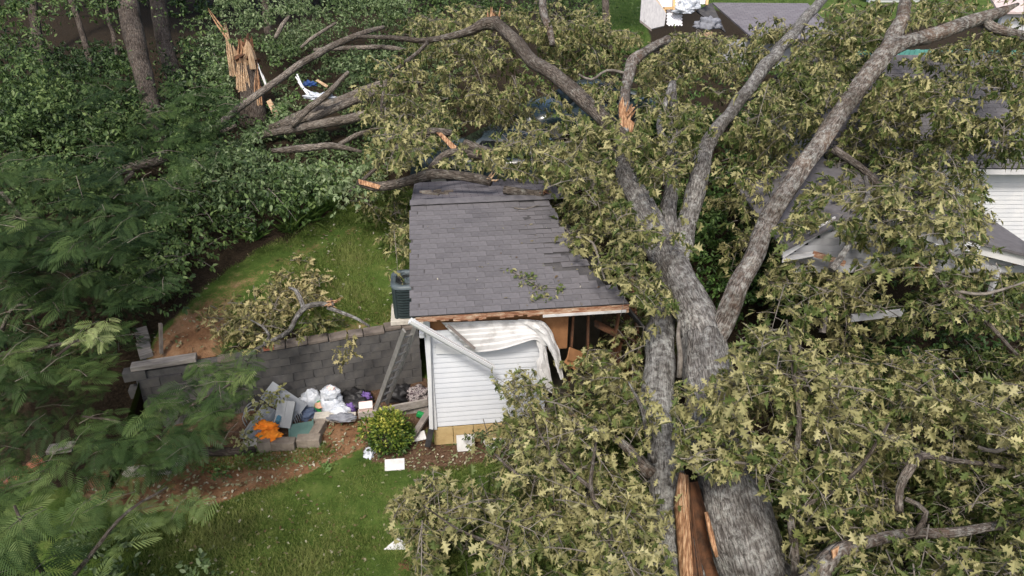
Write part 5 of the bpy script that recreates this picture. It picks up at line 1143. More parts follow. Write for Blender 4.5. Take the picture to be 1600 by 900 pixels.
# ------------------------------------------------------------------ woodland
WPAL = [(.018, .036, .011), (.040, .074, .020), (.080, .130, .036), (.145, .20, .065)]
SPAL = [(.028, .052, .018), (.065, .105, .035), (.13, .185, .075), (.23, .285, .15)]
GPAL = [(.02, .05, .010), (.045, .095, .02), (.085, .16, .035), (.15, .23, .07)]
T_ell = tmpl(ELL, .25, .2)
def woods(poly, zr, layers, size, tone, holes=[], dr=None, pal=WPAL, gap=.35, dmax=60, L=(.8, 1.5), nsp=9, nl=(6, 10), spread=.4, foot=.22, clump=.35, rel=False, soft=14.0):
    s = ([], []); foliage(poly, zr, layers, size, tone, holes, 0, dmax, dr, L, nsp, .15, pal, gap, nl, spread, .03, s, foot, clump, soft, rel); return s
TRUNKS = [([(262, 285, 19.5, 24), (248, 215, 20, 25), (232, 150, 20.6, 26), (215, 80, 21.4, 30), (203, 20, 22.2, 30), (190, -80, 23.5, 28), (180, -300, 26, 20)], 'thick leaning woodland trunk left of the snapped stump'),
          ([(285, 190, 23, 26), (268, 110, 24, 24), (252, 40, 25, 24), (242, -60, 26, 22), (235, -300, 28, 16)], 'second thick woodland trunk behind the leaning one'),
          ([(146, 115, 24, 9), (135, 75, 24.3, 9), (122, 30, 24.8, 8), (108, -20, 25.2, 8), (95, -200, 27, 6)], 'slender reddish trunk in the dark left woods'),
          ([(184, 100, 25, 8), (176, 50, 25.4, 6), (168, 20, 25.8, 5), (150, -150, 27, 4)], 'thin forked sapling between the woodland trunks'),
          ([(70, 120, 26, 16), (55, 40, 27, 15), (45, -60, 28, 14), (30, -300, 30, 10)], 'shadowed trunk nearest the corner of the woods'),
          ([(952, 80, 24, 12), (949, 40, 24.5, 11), (946, 0, 25, 11), (944, -200, 28, 8)], 'upright trunk beside the far lawn'),
          ([(420, 60, 28, 12), (415, 0, 29, 12), (410, -200, 32, 9)], 'grey trunk in the woods above the stump'),
          ([(640, 40, 30, 12), (636, -20, 31, 12), (630, -220, 34, 9)], 'dim trunk in the woods behind the fallen crown')]
TRH = [[(190, -10), (236, -10), (258, 170), (226, 172)], [(245, -10), (275, -10), (295, 120), (268, 125)]]
HW = [[(72, 15), (132, 15), (150, 110), (190, 120), (188, 135), (110, 130), (75, 100)], [(138, 25), (190, 45), (195, 90), (150, 95)], [(195, 0), (232, 0), (252, 110), (222, 120)]]
HS = [[(348, 35), (418, 85), (425, 200), (365, 150)], [(325, 215), (440, 98), (560, 38), (605, 36), (480, 122), (355, 225)], [(385, 235), (480, 150), (640, 108), (700, 155), (700, 178), (560, 212), (430, 232)], [(455, 115), (545, 115), (520, 160), (460, 195)], [(415, 222), (570, 218), (575, 252), (425, 256)], [(180, 262), (265, 235), (265, 275), (180, 285)]]
trees = []
for rws, lab in TRUNKS:
    b0 = P(*rws[0][:3]); e = tag(empty('woodland_tree', b0), lab, 'tree', 'standing woodland trees'); adopt(limb('trunk', rws, M_wtrunk, None, 14, .16, .3), e); trees.append((e, rws[1][0], np.array(b0), rws))
jobs = [([(0, -10), (330, -10), (330, 60), (290, 150), (120, 160), (0, 240)], 1.8, .115, .52, (19, 27), WPAL, HW + TRH),
        ([(-20, -10), (110, -10), (130, 120), (60, 240), (-20, 240)], 2.0, .12, .52, (17, 21), WPAL, HW + TRH),
        ([(330, -10), (640, -10), (620, 30), (560, 60), (420, 70), (330, 60)], 2.4, .12, .58, (23, 28), SPAL, HS[:2]),
        ([(500, -15), (1000, -15), (1000, 25), (700, 30), (540, 40)], 2.0, .13, .5, (26, 30), WPAL, [[(955, 0), (1010, 0), (1010, 48), (955, 45)]])]
for k, (poly, ly, size, tone, dr, pal, hol) in enumerate(jobs):
    s = woods(poly, None, ly, size, tone, hol, dr, pal)
    lv = cat(s[0]); uu = proj(lv[0])[0]
    idx = {0: [0, 2, 3], 1: [4], 2: [1, 6], 3: [5, 7]}[k]
    near_t = np.argmin(np.abs(np.array([trees[i][1] for i in idx])[:, None] - uu[None]), 0)
    for q, i in enumerate(idx):
        if (near_t == q).any(): adopt(leaf_obj('crown', T_ell, take(lv, near_t == q), M_broad), trees[i][0])['kind'] = 'stuff'
# unseen high crowns of the same trees, added overhead to shade the woods
for e, u0, b0, rws in trees:
    top = P(*rws[-1][:3]); n = 900; c = rng.normal(size=(n, 3)); c = unit(c) * rng.uniform(.3, 1, (n, 1)) ** .5 * [4.6, 4.6, 2.6] + np.array([top[0], top[1], max(top[2], 13.0)])
    uu, vv, dd = proj(c); c = c[(vv < -30)]; n = len(c)
    adopt(leaf_obj('upper_shade_crown', T_ell, [c, unit(rng.normal(size=(n, 3))), unit(rng.normal(size=(n, 3)) * .5 + [0, 0, 1]), rng.uniform(.5, 1.0, n), mixcol(WPAL, rng.random(n))], M_broad), e)['kind'] = 'stuff'
s = woods([(-30, 60), (330, 60), (330, 150), (250, 190), (-30, 230)], (.0, .9), 3.6, .13, .16, TRH[:1], None, WPAL, .5, rel=True)  # dark end of the palette: shade between trunks put into the leaf colour
tag(leaf_obj('forest_floor_plants', T_ell, cat(s[0]), M_broad), 'low plants on the forest floor between trunks, shade painted into their leaves', 'undergrowth', kind='stuff')
s = woods([(-30, 130), (340, 140), (340, 300), (200, 330), (-30, 320)], (.0, 1.1), 3.0, .12, .34, HS[5:], None, WPAL, .6, rel=True)
s2 = woods([(-30, 300), (230, 330), (255, 470), (215, 560), (-30, 620)], (.0, .8), 2.4, .11, .26, [[(170, 560), (230, 540), (230, 640), (150, 640)]], None, WPAL, .35, rel=True)
tag(leaf_obj('shade_plants', T_ell, cat(s[0] + s2[0]), M_broad), 'shaded green plants under the mimosa canopy on the left slope', 'undergrowth', kind='stuff')
s = woods([(-40, -60), (720, -60), (720, 40), (330, 80), (-40, 210)], None, 2.4, .30, .30, [], (34, 46), WPAL, 9, L=(1.5, 3), spread=1.0, foot=1.6)
tag(leaf_obj('far_woods', T_ell, cat(s[0]), M_broad), 'dark woodland mass filling the distance behind the slope', 'woodland', kind='stuff')
s = woods([(300, 60), (640, 50), (640, 140), (590, 200), (600, 260), (540, 300), (430, 290), (290, 280), (330, 200), (310, 150)], (.2, 1.4), 2.6, .12, .55, HS, None, SPAL, .45, rel=True, soft=6)
tag(leaf_obj('torn_tree_tops', T_ell, cat(s[0]), M_broad), 'silvery green leaves of torn tree tops around the logs', 'foliage', kind='stuff')
s = woods([(200, 215), (430, 240), (535, 285), (470, 325), (400, 352), (310, 400), (230, 455), (180, 420), (170, 300)], (.05, 1.2), 3.4, .11, .46, HS + TRH[:1], None, WPAL, .22, rel=True)
s2 = woods([(330, 60), (470, 60), (470, 170), (430, 200), (330, 190)], (.1, 1.2), 1.8, .10, .62, HS[:3], None, GPAL, .35, rel=True, soft=6)
s4 = woods([(330, 55), (700, 55), (690, 200), (570, 260), (420, 250), (330, 200)], (.0, .5), 3.0, .12, .45, HS[:5], None, SPAL, .9, rel=True, soft=5)
s5 = woods([(330, 55), (720, 55), (700, 220), (570, 275), (400, 265), (330, 210)], (.0, .12), 2.4, .12, .40, [], None, SPAL, 9, L=(.4, .8), nsp=7, spread=.25, foot=.2, rel=True)
s3 = woods([(400, 200), (560, 190), (600, 250), (540, 300), (420, 290)], (.05, .6), 1.8, .10, .55, HS, None, GPAL, .3, rel=True, soft=6)
tag(leaf_obj('undergrowth', T_ell, cat(s[0] + s2[0] + s3[0] + s4[0] + s5[0]), M_broad), 'tangled green undergrowth on the slope left of the lawn', 'undergrowth', kind='stuff')
tag(twig_mesh('bare_twigs', [t_ for t_ in s[1] if random.random() < .12] + [t_ for t_ in s2[1] if random.random() < .1], M_twig), 'bare twigs poking from the undergrowth', 'twigs', kind='stuff')
s = woods([(1085, 330), (1200, 330), (1190, 420), (1150, 500), (1110, 495), (1080, 430)], (.9, 2.2), 3.2, .10, .36, [], None, GPAL, 9, L=(.5, .9))
tag(leaf_obj('ivy', T_ell, cat(s[0]), M_broad), 'dark green ivy in the gap of the oak fork', 'ivy', kind='stuff')
s = woods([(840, 60), (1000, 50), (1300, 60), (1300, 480), (1080, 500), (980, 300), (860, 240)], (.0, .5), 1.5, .13, .30, [[(1000, -20), (1250, -20), (1250, 70), (1000, 60)]], None, GPAL, 9, rel=True)
s2 = woods([(1290, 405), (1640, 420), (1700, 700), (1290, 640)], (.0, .4), 1.6, .12, .30, [], None, GPAL, 9, L=(.4, .8), rel=True)
tag(leaf_obj('crushed_plants', T_ell, cat(s[0] + s2[0]), M_broad), 'dark crushed plants on the ground beneath the fallen oak', 'undergrowth', kind='stuff')
s = woods([(90, 840), (200, 825), (345, 880), (345, 915), (90, 915)], (.08, .5), 2.4, .11, .42, [], None, SPAL, .3, L=(.3, .6), nsp=5, spread=.2, foot=.3)
tag(leaf_obj('ground_ivy', T_ell, cat(s[0]), M_broad), 'dull green ground ivy at the lower lawn edge', 'ivy', kind='stuff')
s = woods([(330, 715), (430, 705), (530, 702), (500, 725), (420, 738), (310, 738)], (.02, .10), 1.8, .075, .62, [], None, GPAL, .2, L=(.2, .4), nsp=4, spread=.12, foot=.12)
tag(leaf_obj('bed_weeds', T_ell, cat(s[0]), M_broad), 'low leafy weeds along the block edging', 'weeds', kind='stuff')
s = woods([(395, 590), (430, 600), (430, 640), (390, 690), (360, 680), (370, 620)], (.2, .9), 2.6, .10, .72, [], None, [(.06, .08, .02), (.14, .16, .05), (.27, .27, .11), (.40, .38, .2)], .3, L=(.3, .5), nsp=5, spread=.15, foot=.25)
tag(leaf_obj('pale_shrub', T_ell, cat(s[0]), M_broad), 'pale leafy shrub between the mimosa and metal shelving', 'shrub', kind='stuff')
s = woods([(740, 690), (760, 650), (810, 640), (830, 690), (800, 715)], (.3, 1.1), 3.0, .085, .50, [], None, [(.04, .06, .02), (.10, .12, .045), (.19, .20, .09), (.30, .29, .15)], .6, L=(.4, .7), nsp=6, spread=.16, foot=.3)
e = tag(empty('wilted_sapling', G0(770, 712)), 'small wilted sapling in front of the tan foundation', 'sapling'); adopt(leaf_obj('foliage', T_ell, cat(s[0]), M_broad), e)['kind'] = 'stuff'
adopt(twig_mesh('stem', [(np.array([G0(770, 712), P(765, 690, 12.6), P(755, 655, 12.3)]), .018, .008), (np.array([P(768, 700, 12.7), P(790, 680, 12.4), P(812, 660, 12.2)]), .012, .006)], M_twig), e)
for k, (u, v, h, lab) in enumerate(((485, 345, .7, 'tall grassy weed clump at the terrace corner'), (512, 328, .6, 'grassy weed clump beside the terrace path'), (455, 360, .6, 'broad weed clump under the undergrowth edge'), (525, 310, .7, 'tall weed clump nearest the fallen crown'), (440, 330, .7, 'bright weed clump deep in the undergrowth'), (395, 375, .45, 'low weed clump at the soil edge'), (470, 305, .7, 'pale green weed clump above the terrace corner'))):
    tuft('weed_clump', u, v, on_upper, lab, 44, h, w=.05)['group'] = 'weed clumps along the slope'

# ------------------------------------------------------------------ mimosa trees
def frond_template(n=9):
    V = [(0, -.008, 0), (0, .008, 0), (1, .004, -.22), (1, -.004, -.22)]; F = [[0, 3, 2, 1]]
    for k in range(n):
        t = .12 + .86 * k / (n - 1); ln = .40 * (.55 + .75 * math.sin(math.pi * (.18 + .72 * t))) ; b = np.array([t, 0, -.22 * t * t])
        for s in (-1, 1):
            a = R(62 - 34 * t); d = np.array([math.cos(a), s * math.sin(a), -.18]); p = np.array([-math.sin(a) * s, math.cos(a), 0]) * .024; i = len(V)
            V += [tuple(b), tuple(b + d * ln * .35 + p), tuple(b + d * ln * .75 + p * .9 + [0, 0, -.03]), tuple(b + d * ln + [0, 0, -.07]), tuple(b + d * ln * .75 - p * .9 + [0, 0, -.03]), tuple(b + d * ln * .35 - p)]
            F.append([i, i + 5, i + 4, i + 3, i + 2, i + 1])
    return np.array(V, float), F
T_fr = frond_template()
MIM = [(.016, .034, .012), (.036, .066, .019), (.075, .118, .034), (.165, .215, .072), (.33, .38, .165)]
fcols = [mixcol(MIM, np.array([w]))[0] for w in (.12, .3, .45, .6, .75, .95)]; FM = []
for cc in fcols:
    me = leaf_mesh('frond', T_fr, np.zeros((1, 3)), np.array([[1., 0, 0]]), np.array([[0, 0, 1.]]), np.array([1.]), np.array([cc])); me.materials.append(M_mim); FM.append(me)
def mimosa(lab, base, limbs, regions, nobj=230):
    e = tag(empty('mimosa_tree', base), lab, 'tree', 'feathery mimosa trees')
    for r_ in limbs: adopt(limb('branch', r_, M_bark3, None, 8, .1, .15, None, .04), e)
    P_, D_, N_, S_, C_ = [], [], [], [], []; tw = []
    for poly, zr, dr, layers, size, tone, hol in regions:
        pts = sample_region(poly, zr, layers, dr=dr, foot=.085)
        for c in pts:
            if fbm(c[0], c[1] + c[2], .6) < -.45: continue
            d = unit(np.array([rng.normal(), rng.normal(), rng.normal() * .15])); L_ = rng.uniform(.35, .65); tone_ = tone + .28 * fbm(c[0] + 9, c[1], .7) + rng.normal() * .10
            if rng.random() < .4: tw.append((np.array([c - d * L_ * .5, c + [0, 0, .05], c + d * L_ * .5]), .006, .003))
            k = 6
            for q in range(k):
                a = (q / k - .5) * L_; sd = unit(np.cross(d, [0, 0, 1])) * (1 if q % 2 else -1)
                dd = unit(sd * rng.uniform(.5, 1) + d * rng.uniform(.2, .9) + [0, 0, rng.uniform(-.35, .15)]); pos = c + d * a
                uu, vv, _ = proj(pos + dd * .2)
                if any(inpoly(uu, vv, h)[0] for h in hol): continue
                P_.append(pos); D_.append(dd); N_.append(unit(rng.normal(size=3) * .25 + [0, 0, 1])); S_.append(size * .70 * rng.uniform(.65, 1.15)); C_.append(tone_ + rng.normal() * .07)
    P_, D_, N_, S_, C_ = map(np.array, (P_, D_, N_, S_, C_)); uu, vv, dd = proj(P_); vis = (uu > 0) & (uu < 1600) & (vv > 0) & (vv < 900)
    sc = np.where(vis, S_ / dd * (1 + np.clip(C_, 0, 1) * .4), 0); order = np.argsort(-sc); pk = order[:nobj]; pk = pk[sc[pk] > 0]; rest = np.ones(len(dd), bool); rest[pk] = False
    fr_ = frames(D_[pk], N_[pk])
    for j, i in enumerate(pk):
        ci = int(np.clip(np.interp(C_[i], [.12, .3, .45, .6, .75, .95], range(6)) + .5, 0, 5)); o = link('frond', FM[ci], e)
        m3 = Matrix(fr_[j].tolist()).to_4x4() @ Matrix.Scale(S_[i], 4); m3.translation = Vector(P_[i]) - Vector(base); o.matrix_local = m3
    if rest.any(): adopt(leaf_obj('fronds', T_fr, [P_[rest], D_[rest], N_[rest], S_[rest], mixcol(MIM, C_[rest])], M_mim), e)['kind'] = 'stuff'
    adopt(twig_mesh('twigs', tw, M_bark3), e)['kind'] = 'stuff'; print('mimosa', len(dd))
WALLH = [[(372, 640), (420, 590), (560, 590), (560, 720), (380, 705), (360, 690)], [(405, 545), (640, 505), (640, 605), (400, 640)], [(200, 575), (262, 568), (262, 600), (205, 605)], [(215, 535), (250, 522), (252, 560), (205, 572)], [(262, 500), (340, 480), (340, 560), (270, 568)]]
mimosa('bright mimosa branches hanging over the lower lawn corner', (-8.2, 6.3, 0),
       [[(40, 1000, 9, 16), (90, 930, 8.7, 11), (140, 870, 8.5, 7), (200, 800, 8.6, 5), (260, 760, 8.8, 3)], [(90, 930, 8.7, 8), (50, 860, 8.5, 6), (20, 790, 8.6, 4)]],
       [([(-60, 770), (60, 745), (130, 790), (120, 850), (60, 910), (-60, 910)], (1.9, 3.0), None, 2.4, .42, .52, []), ([(110, 800), (220, 765), (300, 745), (335, 770), (270, 815), (190, 840), (110, 860)], (1.4, 2.4), None, 1.3, .40, .50, []),
        ([(-60, 910), (330, 930), (380, 1150), (-60, 1200)], (1.8, 3.4), None, 1.6, .42, .5, []), ([(-60, 690), (90, 690), (110, 740), (60, 760), (-60, 780)], (1.2, 2.2), None, 2.2, .38, .52, [])])
mimosa('dark green mimosa spreading in front of the block wall', (-6.9, 9.2, 0),
       [[(230, 760, 12.4, 9), (240, 700, 11.6, 7), (290, 640, 11.2, 5), (360, 600, 11.0, 3)], [(240, 700, 11.6, 6), (190, 660, 11.3, 4), (130, 650, 11.2, 3)]],
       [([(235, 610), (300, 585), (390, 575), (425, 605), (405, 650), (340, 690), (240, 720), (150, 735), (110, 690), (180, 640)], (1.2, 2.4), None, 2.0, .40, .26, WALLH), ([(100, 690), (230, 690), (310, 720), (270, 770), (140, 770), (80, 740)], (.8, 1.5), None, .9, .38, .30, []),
        ([(300, 565), (400, 560), (400, 590), (300, 600)], (1.8, 2.4), None, 2.0, .38, .36, WALLH)])
mimosa('mimosa with pale green fronds left of the block wall', (-9.8, 11.2, 0),
       [[(-20, 690, 12.6, 14), (0, 625, 12.2, 10), (55, 590, 12.0, 9), (85, 560, 11.9, 6), (120, 530, 11.8, 4)], [(-10, 560, 12.0, 6), (60, 545, 11.9, 6), (140, 530, 11.8, 4), (220, 520, 11.7, 2)], [(5, 515, 12, 6), (18, 485, 11.9, 5), (40, 478, 11.8, 4), (55, 505, 11.7, 2)]],
       [([(-60, 500), (60, 510), (170, 510), (240, 520), (220, 540), (180, 570), (140, 600), (60, 610), (-60, 600)], (1.6, 2.9), None, 1.7, .40, .28, WALLH), ([(70, 505), (170, 500), (245, 505), (240, 522), (130, 535), (70, 530)], (2.8, 3.3), None, .8, .34, .74, []),  # second frond cluster takes a paler tone
        ([(-60, 600), (120, 600), (180, 640), (120, 690), (-60, 690)], (.9, 1.9), None, 1.2, .40, .22, [])])
mimosa('large shady mimosa canopy over the left slope', (-11.5, 14.5, .9),
       [[(120, 560, 15.5, 18), (130, 440, 15.2, 14), (150, 340, 15, 10), (210, 270, 14.8, 6)], [(130, 440, 15.2, 12), (60, 370, 15, 9), (0, 300, 14.8, 6)]],
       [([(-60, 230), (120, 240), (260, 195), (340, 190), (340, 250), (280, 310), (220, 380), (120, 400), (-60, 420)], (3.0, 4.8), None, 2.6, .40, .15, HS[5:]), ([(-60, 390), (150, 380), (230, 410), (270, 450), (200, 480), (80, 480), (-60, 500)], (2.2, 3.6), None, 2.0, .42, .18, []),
        ([(150, 100), (260, 130), (380, 130), (350, 200), (240, 210), (120, 190)], None, (15.5, 18), 1.1, .40, .26, HS + TRH)])

# ------------------------------------------------------------------ house at the right, with porch
hp = np.array([11.0, 15.5, 0.8]); house = tag(empty('grey_roofed_house', hp), 'white sided house with large grey shingle roof behind the oak crown', 'house')
hx0, hx1, ey, ez = 7.4, 17.5, 15.2, 3.66; pr = R(32); rl = 3.65; cr_, sr_ = math.cos(pr), math.sin(pr)
def hr(x, s, l=0): return np.array([x, ey + s * cr_ - l * sr_, ez + s * sr_ + l * cr_])
hn = np.array([0, -sr_, cr_])
adopt(MB().prism([hr(hx0, 0, -.09), hr(hx1, 0, -.09), hr(hx1, rl, -.09), hr(hx0, rl, -.09)], hn * .08).build('roof_deck', M_felt), house)
bk = lambda x, s: np.array([x, ey + rl * cr_ + s * cr_, ez + rl * sr_ - s * sr_])
adopt(MB().prism([bk(hx0, 0), bk(hx1, 0), bk(hx1, rl), bk(hx0, rl)], (0, -sr_ * .08, -cr_ * .08)).build('back_roof_slope', M_farsh), house)
HT = tab_mesh(.325); Mh = Matrix(((1, 0, 0), (0, cr_, -sr_), (0, sr_, cr_))).to_4x4(); cnt = 0; rest_mb = MB(); hv = [v.co[:] for v in HT.vertices]; hf = [tuple(p.vertices) for p in HT.polygons]
for i in range(int(rl / .1432)):
    x = hx0 - (i % 2) * .165 + .17
    while x < hx1 - .35:
        mw = Matrix.Translation(Vector(hr(x, i * .1432 - .02))) @ Mh; uu, vv, _ = proj(hr(x + .15, i * .1432))
        if 1385 < uu[0] < 1605 and cnt < 300:
            o = link('shingle', HT, house); o.matrix_local = Matrix.Translation(-Vector(hp)) @ mw; cnt += 1
        else: rest_mb.add([(mw @ Vector(v))[:] for v in hv], hf)
        x += .331
o = adopt(rest_mb.build('shingles', M_shingle), house); o['kind'] = 'stuff'
adopt(MB().box(((hx0 + hx1) / 2, ey + .02, ez - .10), (hx1 - hx0, .03, .13)).build('fascia', M_trim), house)
adopt(MB().box(((hx0 + hx1) / 2, ey + .22, ez - .16), (hx1 - hx0, .38, .02)).build('soffit', M_trim), house)
for i in range(24):
    z0 = .75 + i * .114; sec = [(-.004, 0), (-.021, .010), (-.012, .085), (-.006, .118), (.012, .118), (.012, 0)]
    adopt(MB().prism([(hx0 + .2, ey + .40 + y, z0 + z) for y, z in sec], (hx1 - hx0 - .4, 0, 0)).build('siding_board', M_white), house)
adopt(MB().box(((hx0 + hx1) / 2, ey + 3.2, 2.1), (hx1 - hx0 - .5, 5.4, 2.8)).build('wall_core', M_soffit), house)
tf = tag(empty('teal_fence', (14, 20.2, 3)), 'teal painted board fence showing above the house ridge', 'fence')
for k in range(64):
    x = 9.2 + k * .135; adopt(MB().box((x, 19.9, 4.75), (.125, .025, 1.34 + random.uniform(-.02, .02))).build('board', M_teal), tf)
for z in (4.4, 5.2): adopt(MB().box((13.5, 19.95, z), (8.7, .05, .09)).build('rail', M_teal), tf)
pp = P(1400, 400, 12.5); pp[2] = .5
porch = tag(empty('porch_roof', pp), 'white trimmed porch gable broken open under the oak branches', 'porch')
Lr = [P(1222, 398, 12.4), P(1305, 344, 12.6)]; Rr = [P(1385, 352, 12.6), P(1640, 418, 12.2)]
apex = P(1345, 338, 12.6)
bw = lambda p, d=3.2: np.asarray(p) + [0, d, .0]
for a, b_ in ((Lr[0], Lr[1]), (Rr[0], P(1503, 383, 12.45)), (P(1530, 390, 12.4), Rr[1])): adopt(MB().bar(a, b_, .03, .17, (0, 0, 1)).build('fascia', M_trim), porch)
for a, b_ in ((Lr[0], apex), (apex, Rr[1])):
    up_ = np.array([0, 0, .09]); adopt(MB().prism([a + up_ - [0, .06, 0], b_ + up_ - [0, .06, 0], bw(b_) + up_, bw(a) + up_], (0, 0, .05)).build('roof_panel', M_shingle), porch)
gx_ = [Lr[0] + [.05, .10, -.02], Lr[1] + [.0, .10, -.06], apex + [0, .1, -.1], Rr[0] + [0, .1, -.06], Rr[1] + [-.1, .1, -.04], P(1520, 420, 12.5) + [0, .1, -.1], P(1290, 418, 12.5) + [0, .1, 0]]
nb = 7
for k in range(nb):
    v0 = 352 + k * 10.5; row = []
    for uu in np.linspace(1235, 1600, 40):
        lo = np.interp(uu, [1222, 1305, 1385, 1640], [398, 346, 352, 420])
        if v0 >= lo - 1: row.append(uu)
    if len(row) > 3: adopt(MB().prism([P(row[0], v0, 12.62), P(row[-1], v0, 12.55), P(row[-1], v0 + 10.8, 12.60), P(row[0], v0 + 10.8, 12.66)], (0, .02, 0)).build('gable_board', M_soffit), porch)
adopt(MB().prism([P(1222, 408, 12.3), P(1272, 398, 12.3), P(1275, 392, 12.6), P(1224, 400, 12.6)], (0, 0, -.03)).build('bent_soffit', M_trim), porch)
for a, b_, w, m in (((1560, 420, 12.3), (1546, 462, 12.2), .08, M_soffit), ((1300, 410, 12.3), (1285, 520, 12.0), .08, M_deckwood), ((1270, 396, 12.4), (1320, 412, 12.3), .09, M_rotboard), ((1430, 425, 12.1), (1450, 412, 12.1), .2, M_osb), ((1495, 385, 12.4), (1475, 402, 12.2), .06, M_trim)):
    adopt(MB().bar(P(*a), P(*b_), w, w * .8, (0, 1, 0)).build('post' if m in (M_trim, M_soffit) else 'broken_board', m), porch)
adopt(MB().bar(P(1330, 497, 11.9), P(1410, 488, 12.0), .05, .13).build('railing', M_soffit), porch)

# ------------------------------------------------------------------ cars under the crown
def car(loc, rz, paint, lab):
    e = empty('parked_car', loc, rz); tag(e, lab, 'car', 'cars buried under the fallen crown')
    prof = [(-2.2, .45, .78), (-2.1, .82, .84), (-1.5, .95, .88), (-.75, .98, .9), (.9, .98, .9), (1.6, .98, .88), (2.15, .86, .82), (2.25, .5, .76)]
    G_ = []
    for x, z, w in prof: G_.append([(x, -w, .28), (x, -w - .03, .28 + (z - .28) * .55), (x, -w + .04, z - .03), (x, -w * .6, z + .02), (x, 0, z + .035), (x, w * .6, z + .02), (x, w - .04, z - .03), (x, w + .03, .28 + (z - .28) * .55), (x, w, .28)])
    o = MB().grid(G_).build('body', paint, e, True)
    cab = [(-.95, .97, .80), (-.30, 1.40, .62), (.55, 1.43, .62), (1.45, .99, .76)]
    G_ = [[(x, -w - .02, .95), (x, -w, z), (x, 0, z + .03), (x, w, z), (x, w + .02, .95)] for x, z, w in cab]; MB().grid(G_).build('roof', paint, e, True)
    for a, b_, n in ((cab[0], cab[1], 'windscreen'), (cab[3], cab[2], 'rear_window')):
        MB().prism([(a[0], -a[2] * .85, a[1] + .02), (a[0], a[2] * .85, a[1] + .02), (b_[0], b_[2] * .85, b_[1] - .02), (b_[0], -b_[2] * .85, b_[1] - .02)], (-.02 if n == 'windscreen' else .02, 0, .03)).build(n, M_glass, e)
    for s in (-1, 1):
        MB().prism([(-.6, s * .76, 1.0), (1.15, s * .76, 1.0), (.55, s * .66, 1.36), (-.28, s * .66, 1.36)], (0, s * .02, 0)).build('side_window', M_glass, e)
        MB().box((-2.12, s * .62, .68), (.12, .28, .12)).build('headlight', M_white, e, bevel=.02)
        for x in (-1.4, 1.4):
            a = np.linspace(0, 2 * math.pi, 24, endpoint=False); w_ = MB().tube([(x, s * .70, .32), (x, s * .92, .32)], .32, 20).build('wheel', M_rubber, e); MB().tube([(x, s * .90, .32), (x, s * .935, .32)], .2, 16).build('rim', M_chrome, w_)
    return e
c0 = P(740, 214, 17.6); car((c0[0] + .6, c0[1] + .3, c0[2] - 1.35), R(-8), M_paint, 'dark grey car half hidden under leaves behind the shed')
c1 = P(908, 125, 20.0); car((c1[0] + .3, c1[1] + .9, c1[2] - 1.75), R(20), M_paint2, 'dark blue car glimpsed under the bent limb')

# ------------------------------------------------------------------ far end of the yard
DD = 27.0
e = tag(empty('broken_deck', P(1050, 40, DD)), 'broken grey deck with white lattice panels on the far lawn', 'deck')
pl = [(1003, -12), (1000, 31), (1018, 45), (1038, 40), (1041, 21), (1022, -12)]
adopt(MB().prism([P(u, v, DD) for u, v in pl], (0, .05, -.05)).build('tilted_floor', M_greydeck), e)
adopt(MB().prism([P(1000, 31, DD), P(1018, 45, DD), P(1018, 49, DD), P(1000, 35, DD)], (0, .1, 0)).build('edge_board', M_deckwood), e)
def lattice(u0, v0, u1, v1, d):
    mb = MB(); a, b_, c_, dd_ = P(u0, v0, d), P(u1, v0, d), P(u1, v1, d), P(u0, v1, d); W_ = np.linalg.norm(b_ - a); H_ = np.linalg.norm(dd_ - a); ex, ey_ = unit(b_ - a), unit(dd_ - a); nn = np.cross(ex, ey_)
    st = .115; k = -H_
    while k < W_:
        for sgn, off in ((1, 0), (-1, .012)):
            p0, p1 = [], []
            t0 = max(0, -k) if sgn > 0 else max(0, -k); t1 = min(H_, W_ - k)
            if t1 > t0:
                f = (lambda t: a + ex * (k + t) + ey_ * t) if sgn > 0 else (lambda t: a + ex * (k + t) + ey_ * (H_ - t)); mb.bar(f(t0) + nn * off, f(t1) + nn * off, .010, .062, np.cross(nn, unit(f(t1) - f(t0))))
        k += st * 1.414 * .75
    return mb.build('lattice_panel', M_lattice)
for r_ in ((1022, -12, 1052, 11), (1055, -12, 1074, 11), (1086, -12, 1105, 6), (1042, 14, 1066, 40)): adopt(lattice(*r_, DD + .2), e)
for a, b_ in (((1053, -12), (1053, 20)), ((1106, -12), (1104, 8)), ((1022, -2), (1040, 20)), ((1038, 13), (1056, 12))): adopt(MB().bar(P(*a, DD + .05), P(*b_, DD + .05), .09, .09, (0, 1, 0)).build('post', M_newwood), e)
adopt(blob('white_tarp', P(1076, 14, DD), (.38, .2, .30), M_bag, 4.7, amp=.6), e); adopt(blob('white_tarp', P(1068, 20, DD), (.36, .2, .16), M_bag, 2.7, amp=.6), e)
e = tag(empty('far_shed', P(1180, 50, 27)), 'far building with grey shingle roof torn open at one end', 'building')
a, b_, c_, d_2 = P(1113, 4, 29.5), P(1262, 5, 29.5), P(1262, 62, 26.2), P(1134, 50, 26.4)
nr = unit(np.cross(b_ - a, d_2 - a)); nr = nr if nr[2] > 0 else -nr
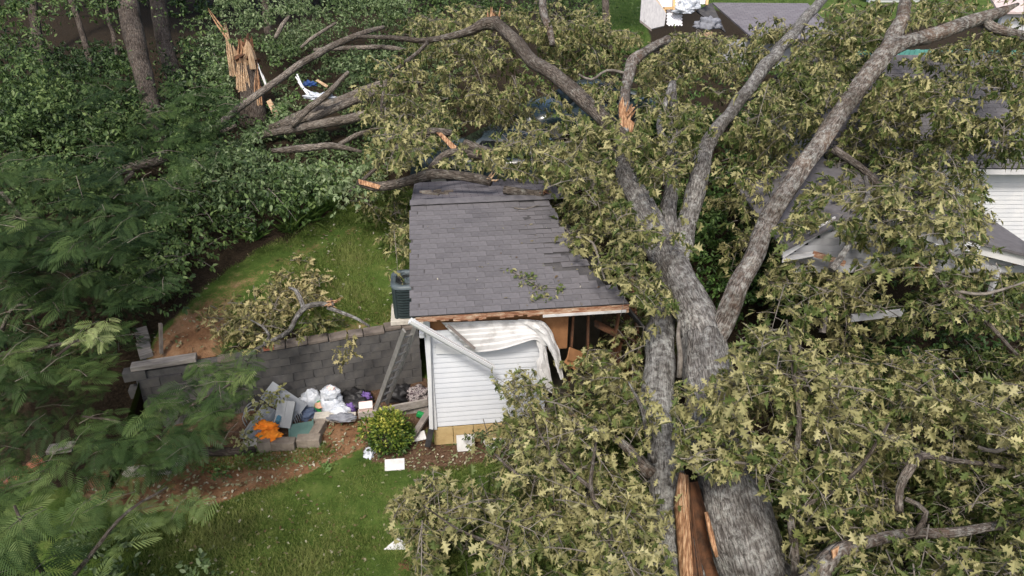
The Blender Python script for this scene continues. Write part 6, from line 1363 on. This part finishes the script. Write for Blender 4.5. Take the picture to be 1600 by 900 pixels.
# shingled plane in its own axes so that the courses follow the eaves
ro = MB().prism([(0, 0, 0), (np.linalg.norm(b_ - a), 0, 0), (np.linalg.norm(b_ - a), -4.2, 0), (.65, -4.2, 0)], (0, 0, -.06)).build('roof', M_farsh)
ex = unit(b_ - a); eyv = -unit((c_ - b_) - ex * np.dot(c_ - b_, ex)); ezv = np.cross(ex, eyv); mr_ = Matrix((ex, eyv, ezv)).transposed().to_4x4(); mr_.translation = Vector(a); ro.matrix_world = mr_; ro.parent = e; ro.matrix_parent_inverse = Matrix.Translation(-e.location)
adopt(MB().prism([P(1088, 17, 27.2), P(1112, 4, 28.0), P(1134, 50, 26.3)], (0, .05, -.05)).build('folded_roof_flap', M_felt), e)
adopt(MB().box((P(1195, 62, 26.6) + [0, .5, -1.1]), (3.2, .2, 2.0)).build('wall', M_soffit), e)
adopt(MB().bar(P(1095, 56, 26), P(1112, 52, 26.1), .1, .12).build('broken_board', M_pine), e)
adopt(blob('hanging_insulation', P(1104, 44, 26.6), (.42, .3, .28), M_greycloth, 3.6, amp=.5), e)
e = tag(empty('far_house', P(1420, 0, 38)), 'white wall of a distant house glimpsed between the top limbs', 'house')
c_ = P(1400, 5, 40); adopt(MB().box(c_ + [0, 0, -1.2], (3.4, .3, 3.4)).build('wall', M_white), e); adopt(MB().prism([c_ + [-2, -.4, .5], c_ + [2, -.4, .5], c_ + [2, 2.2, 1.6], c_ + [-2, 2.2, 1.6]], (0, 0, .1)).build('roof', M_farsh), e)
e = tag(empty('pink_roofed_shed', P(1590, 20, 32)), 'pale pink roofed building at the top right edge', 'building')
c_ = P(1600, 22, 32); adopt(MB().prism([c_ + [-1.2, 0, 0], c_ + [4, 0, 0], c_ + [4, 3, 1.3], c_ + [-.9, 3, 1.3]], (0, 0, .1)).build('roof', M_roofpink), e); adopt(MB().box(c_ + [1.6, .5, -.6], (4.6, .2, 1.2)).build('wall', M_white), e)
grass('far_grass', [[(955, -10), (1010, -10), (1010, 70), (950, 60)], [(1108, -8), (1260, -8), (1260, 6), (1108, 6)]], [], on_upper, 5000, 'bright lawn far behind the fallen crown', (.10, .22), ((.05, .10, .02), (.08, .15, .03), (.12, .19, .05)))
bpy.context.view_layer.update()
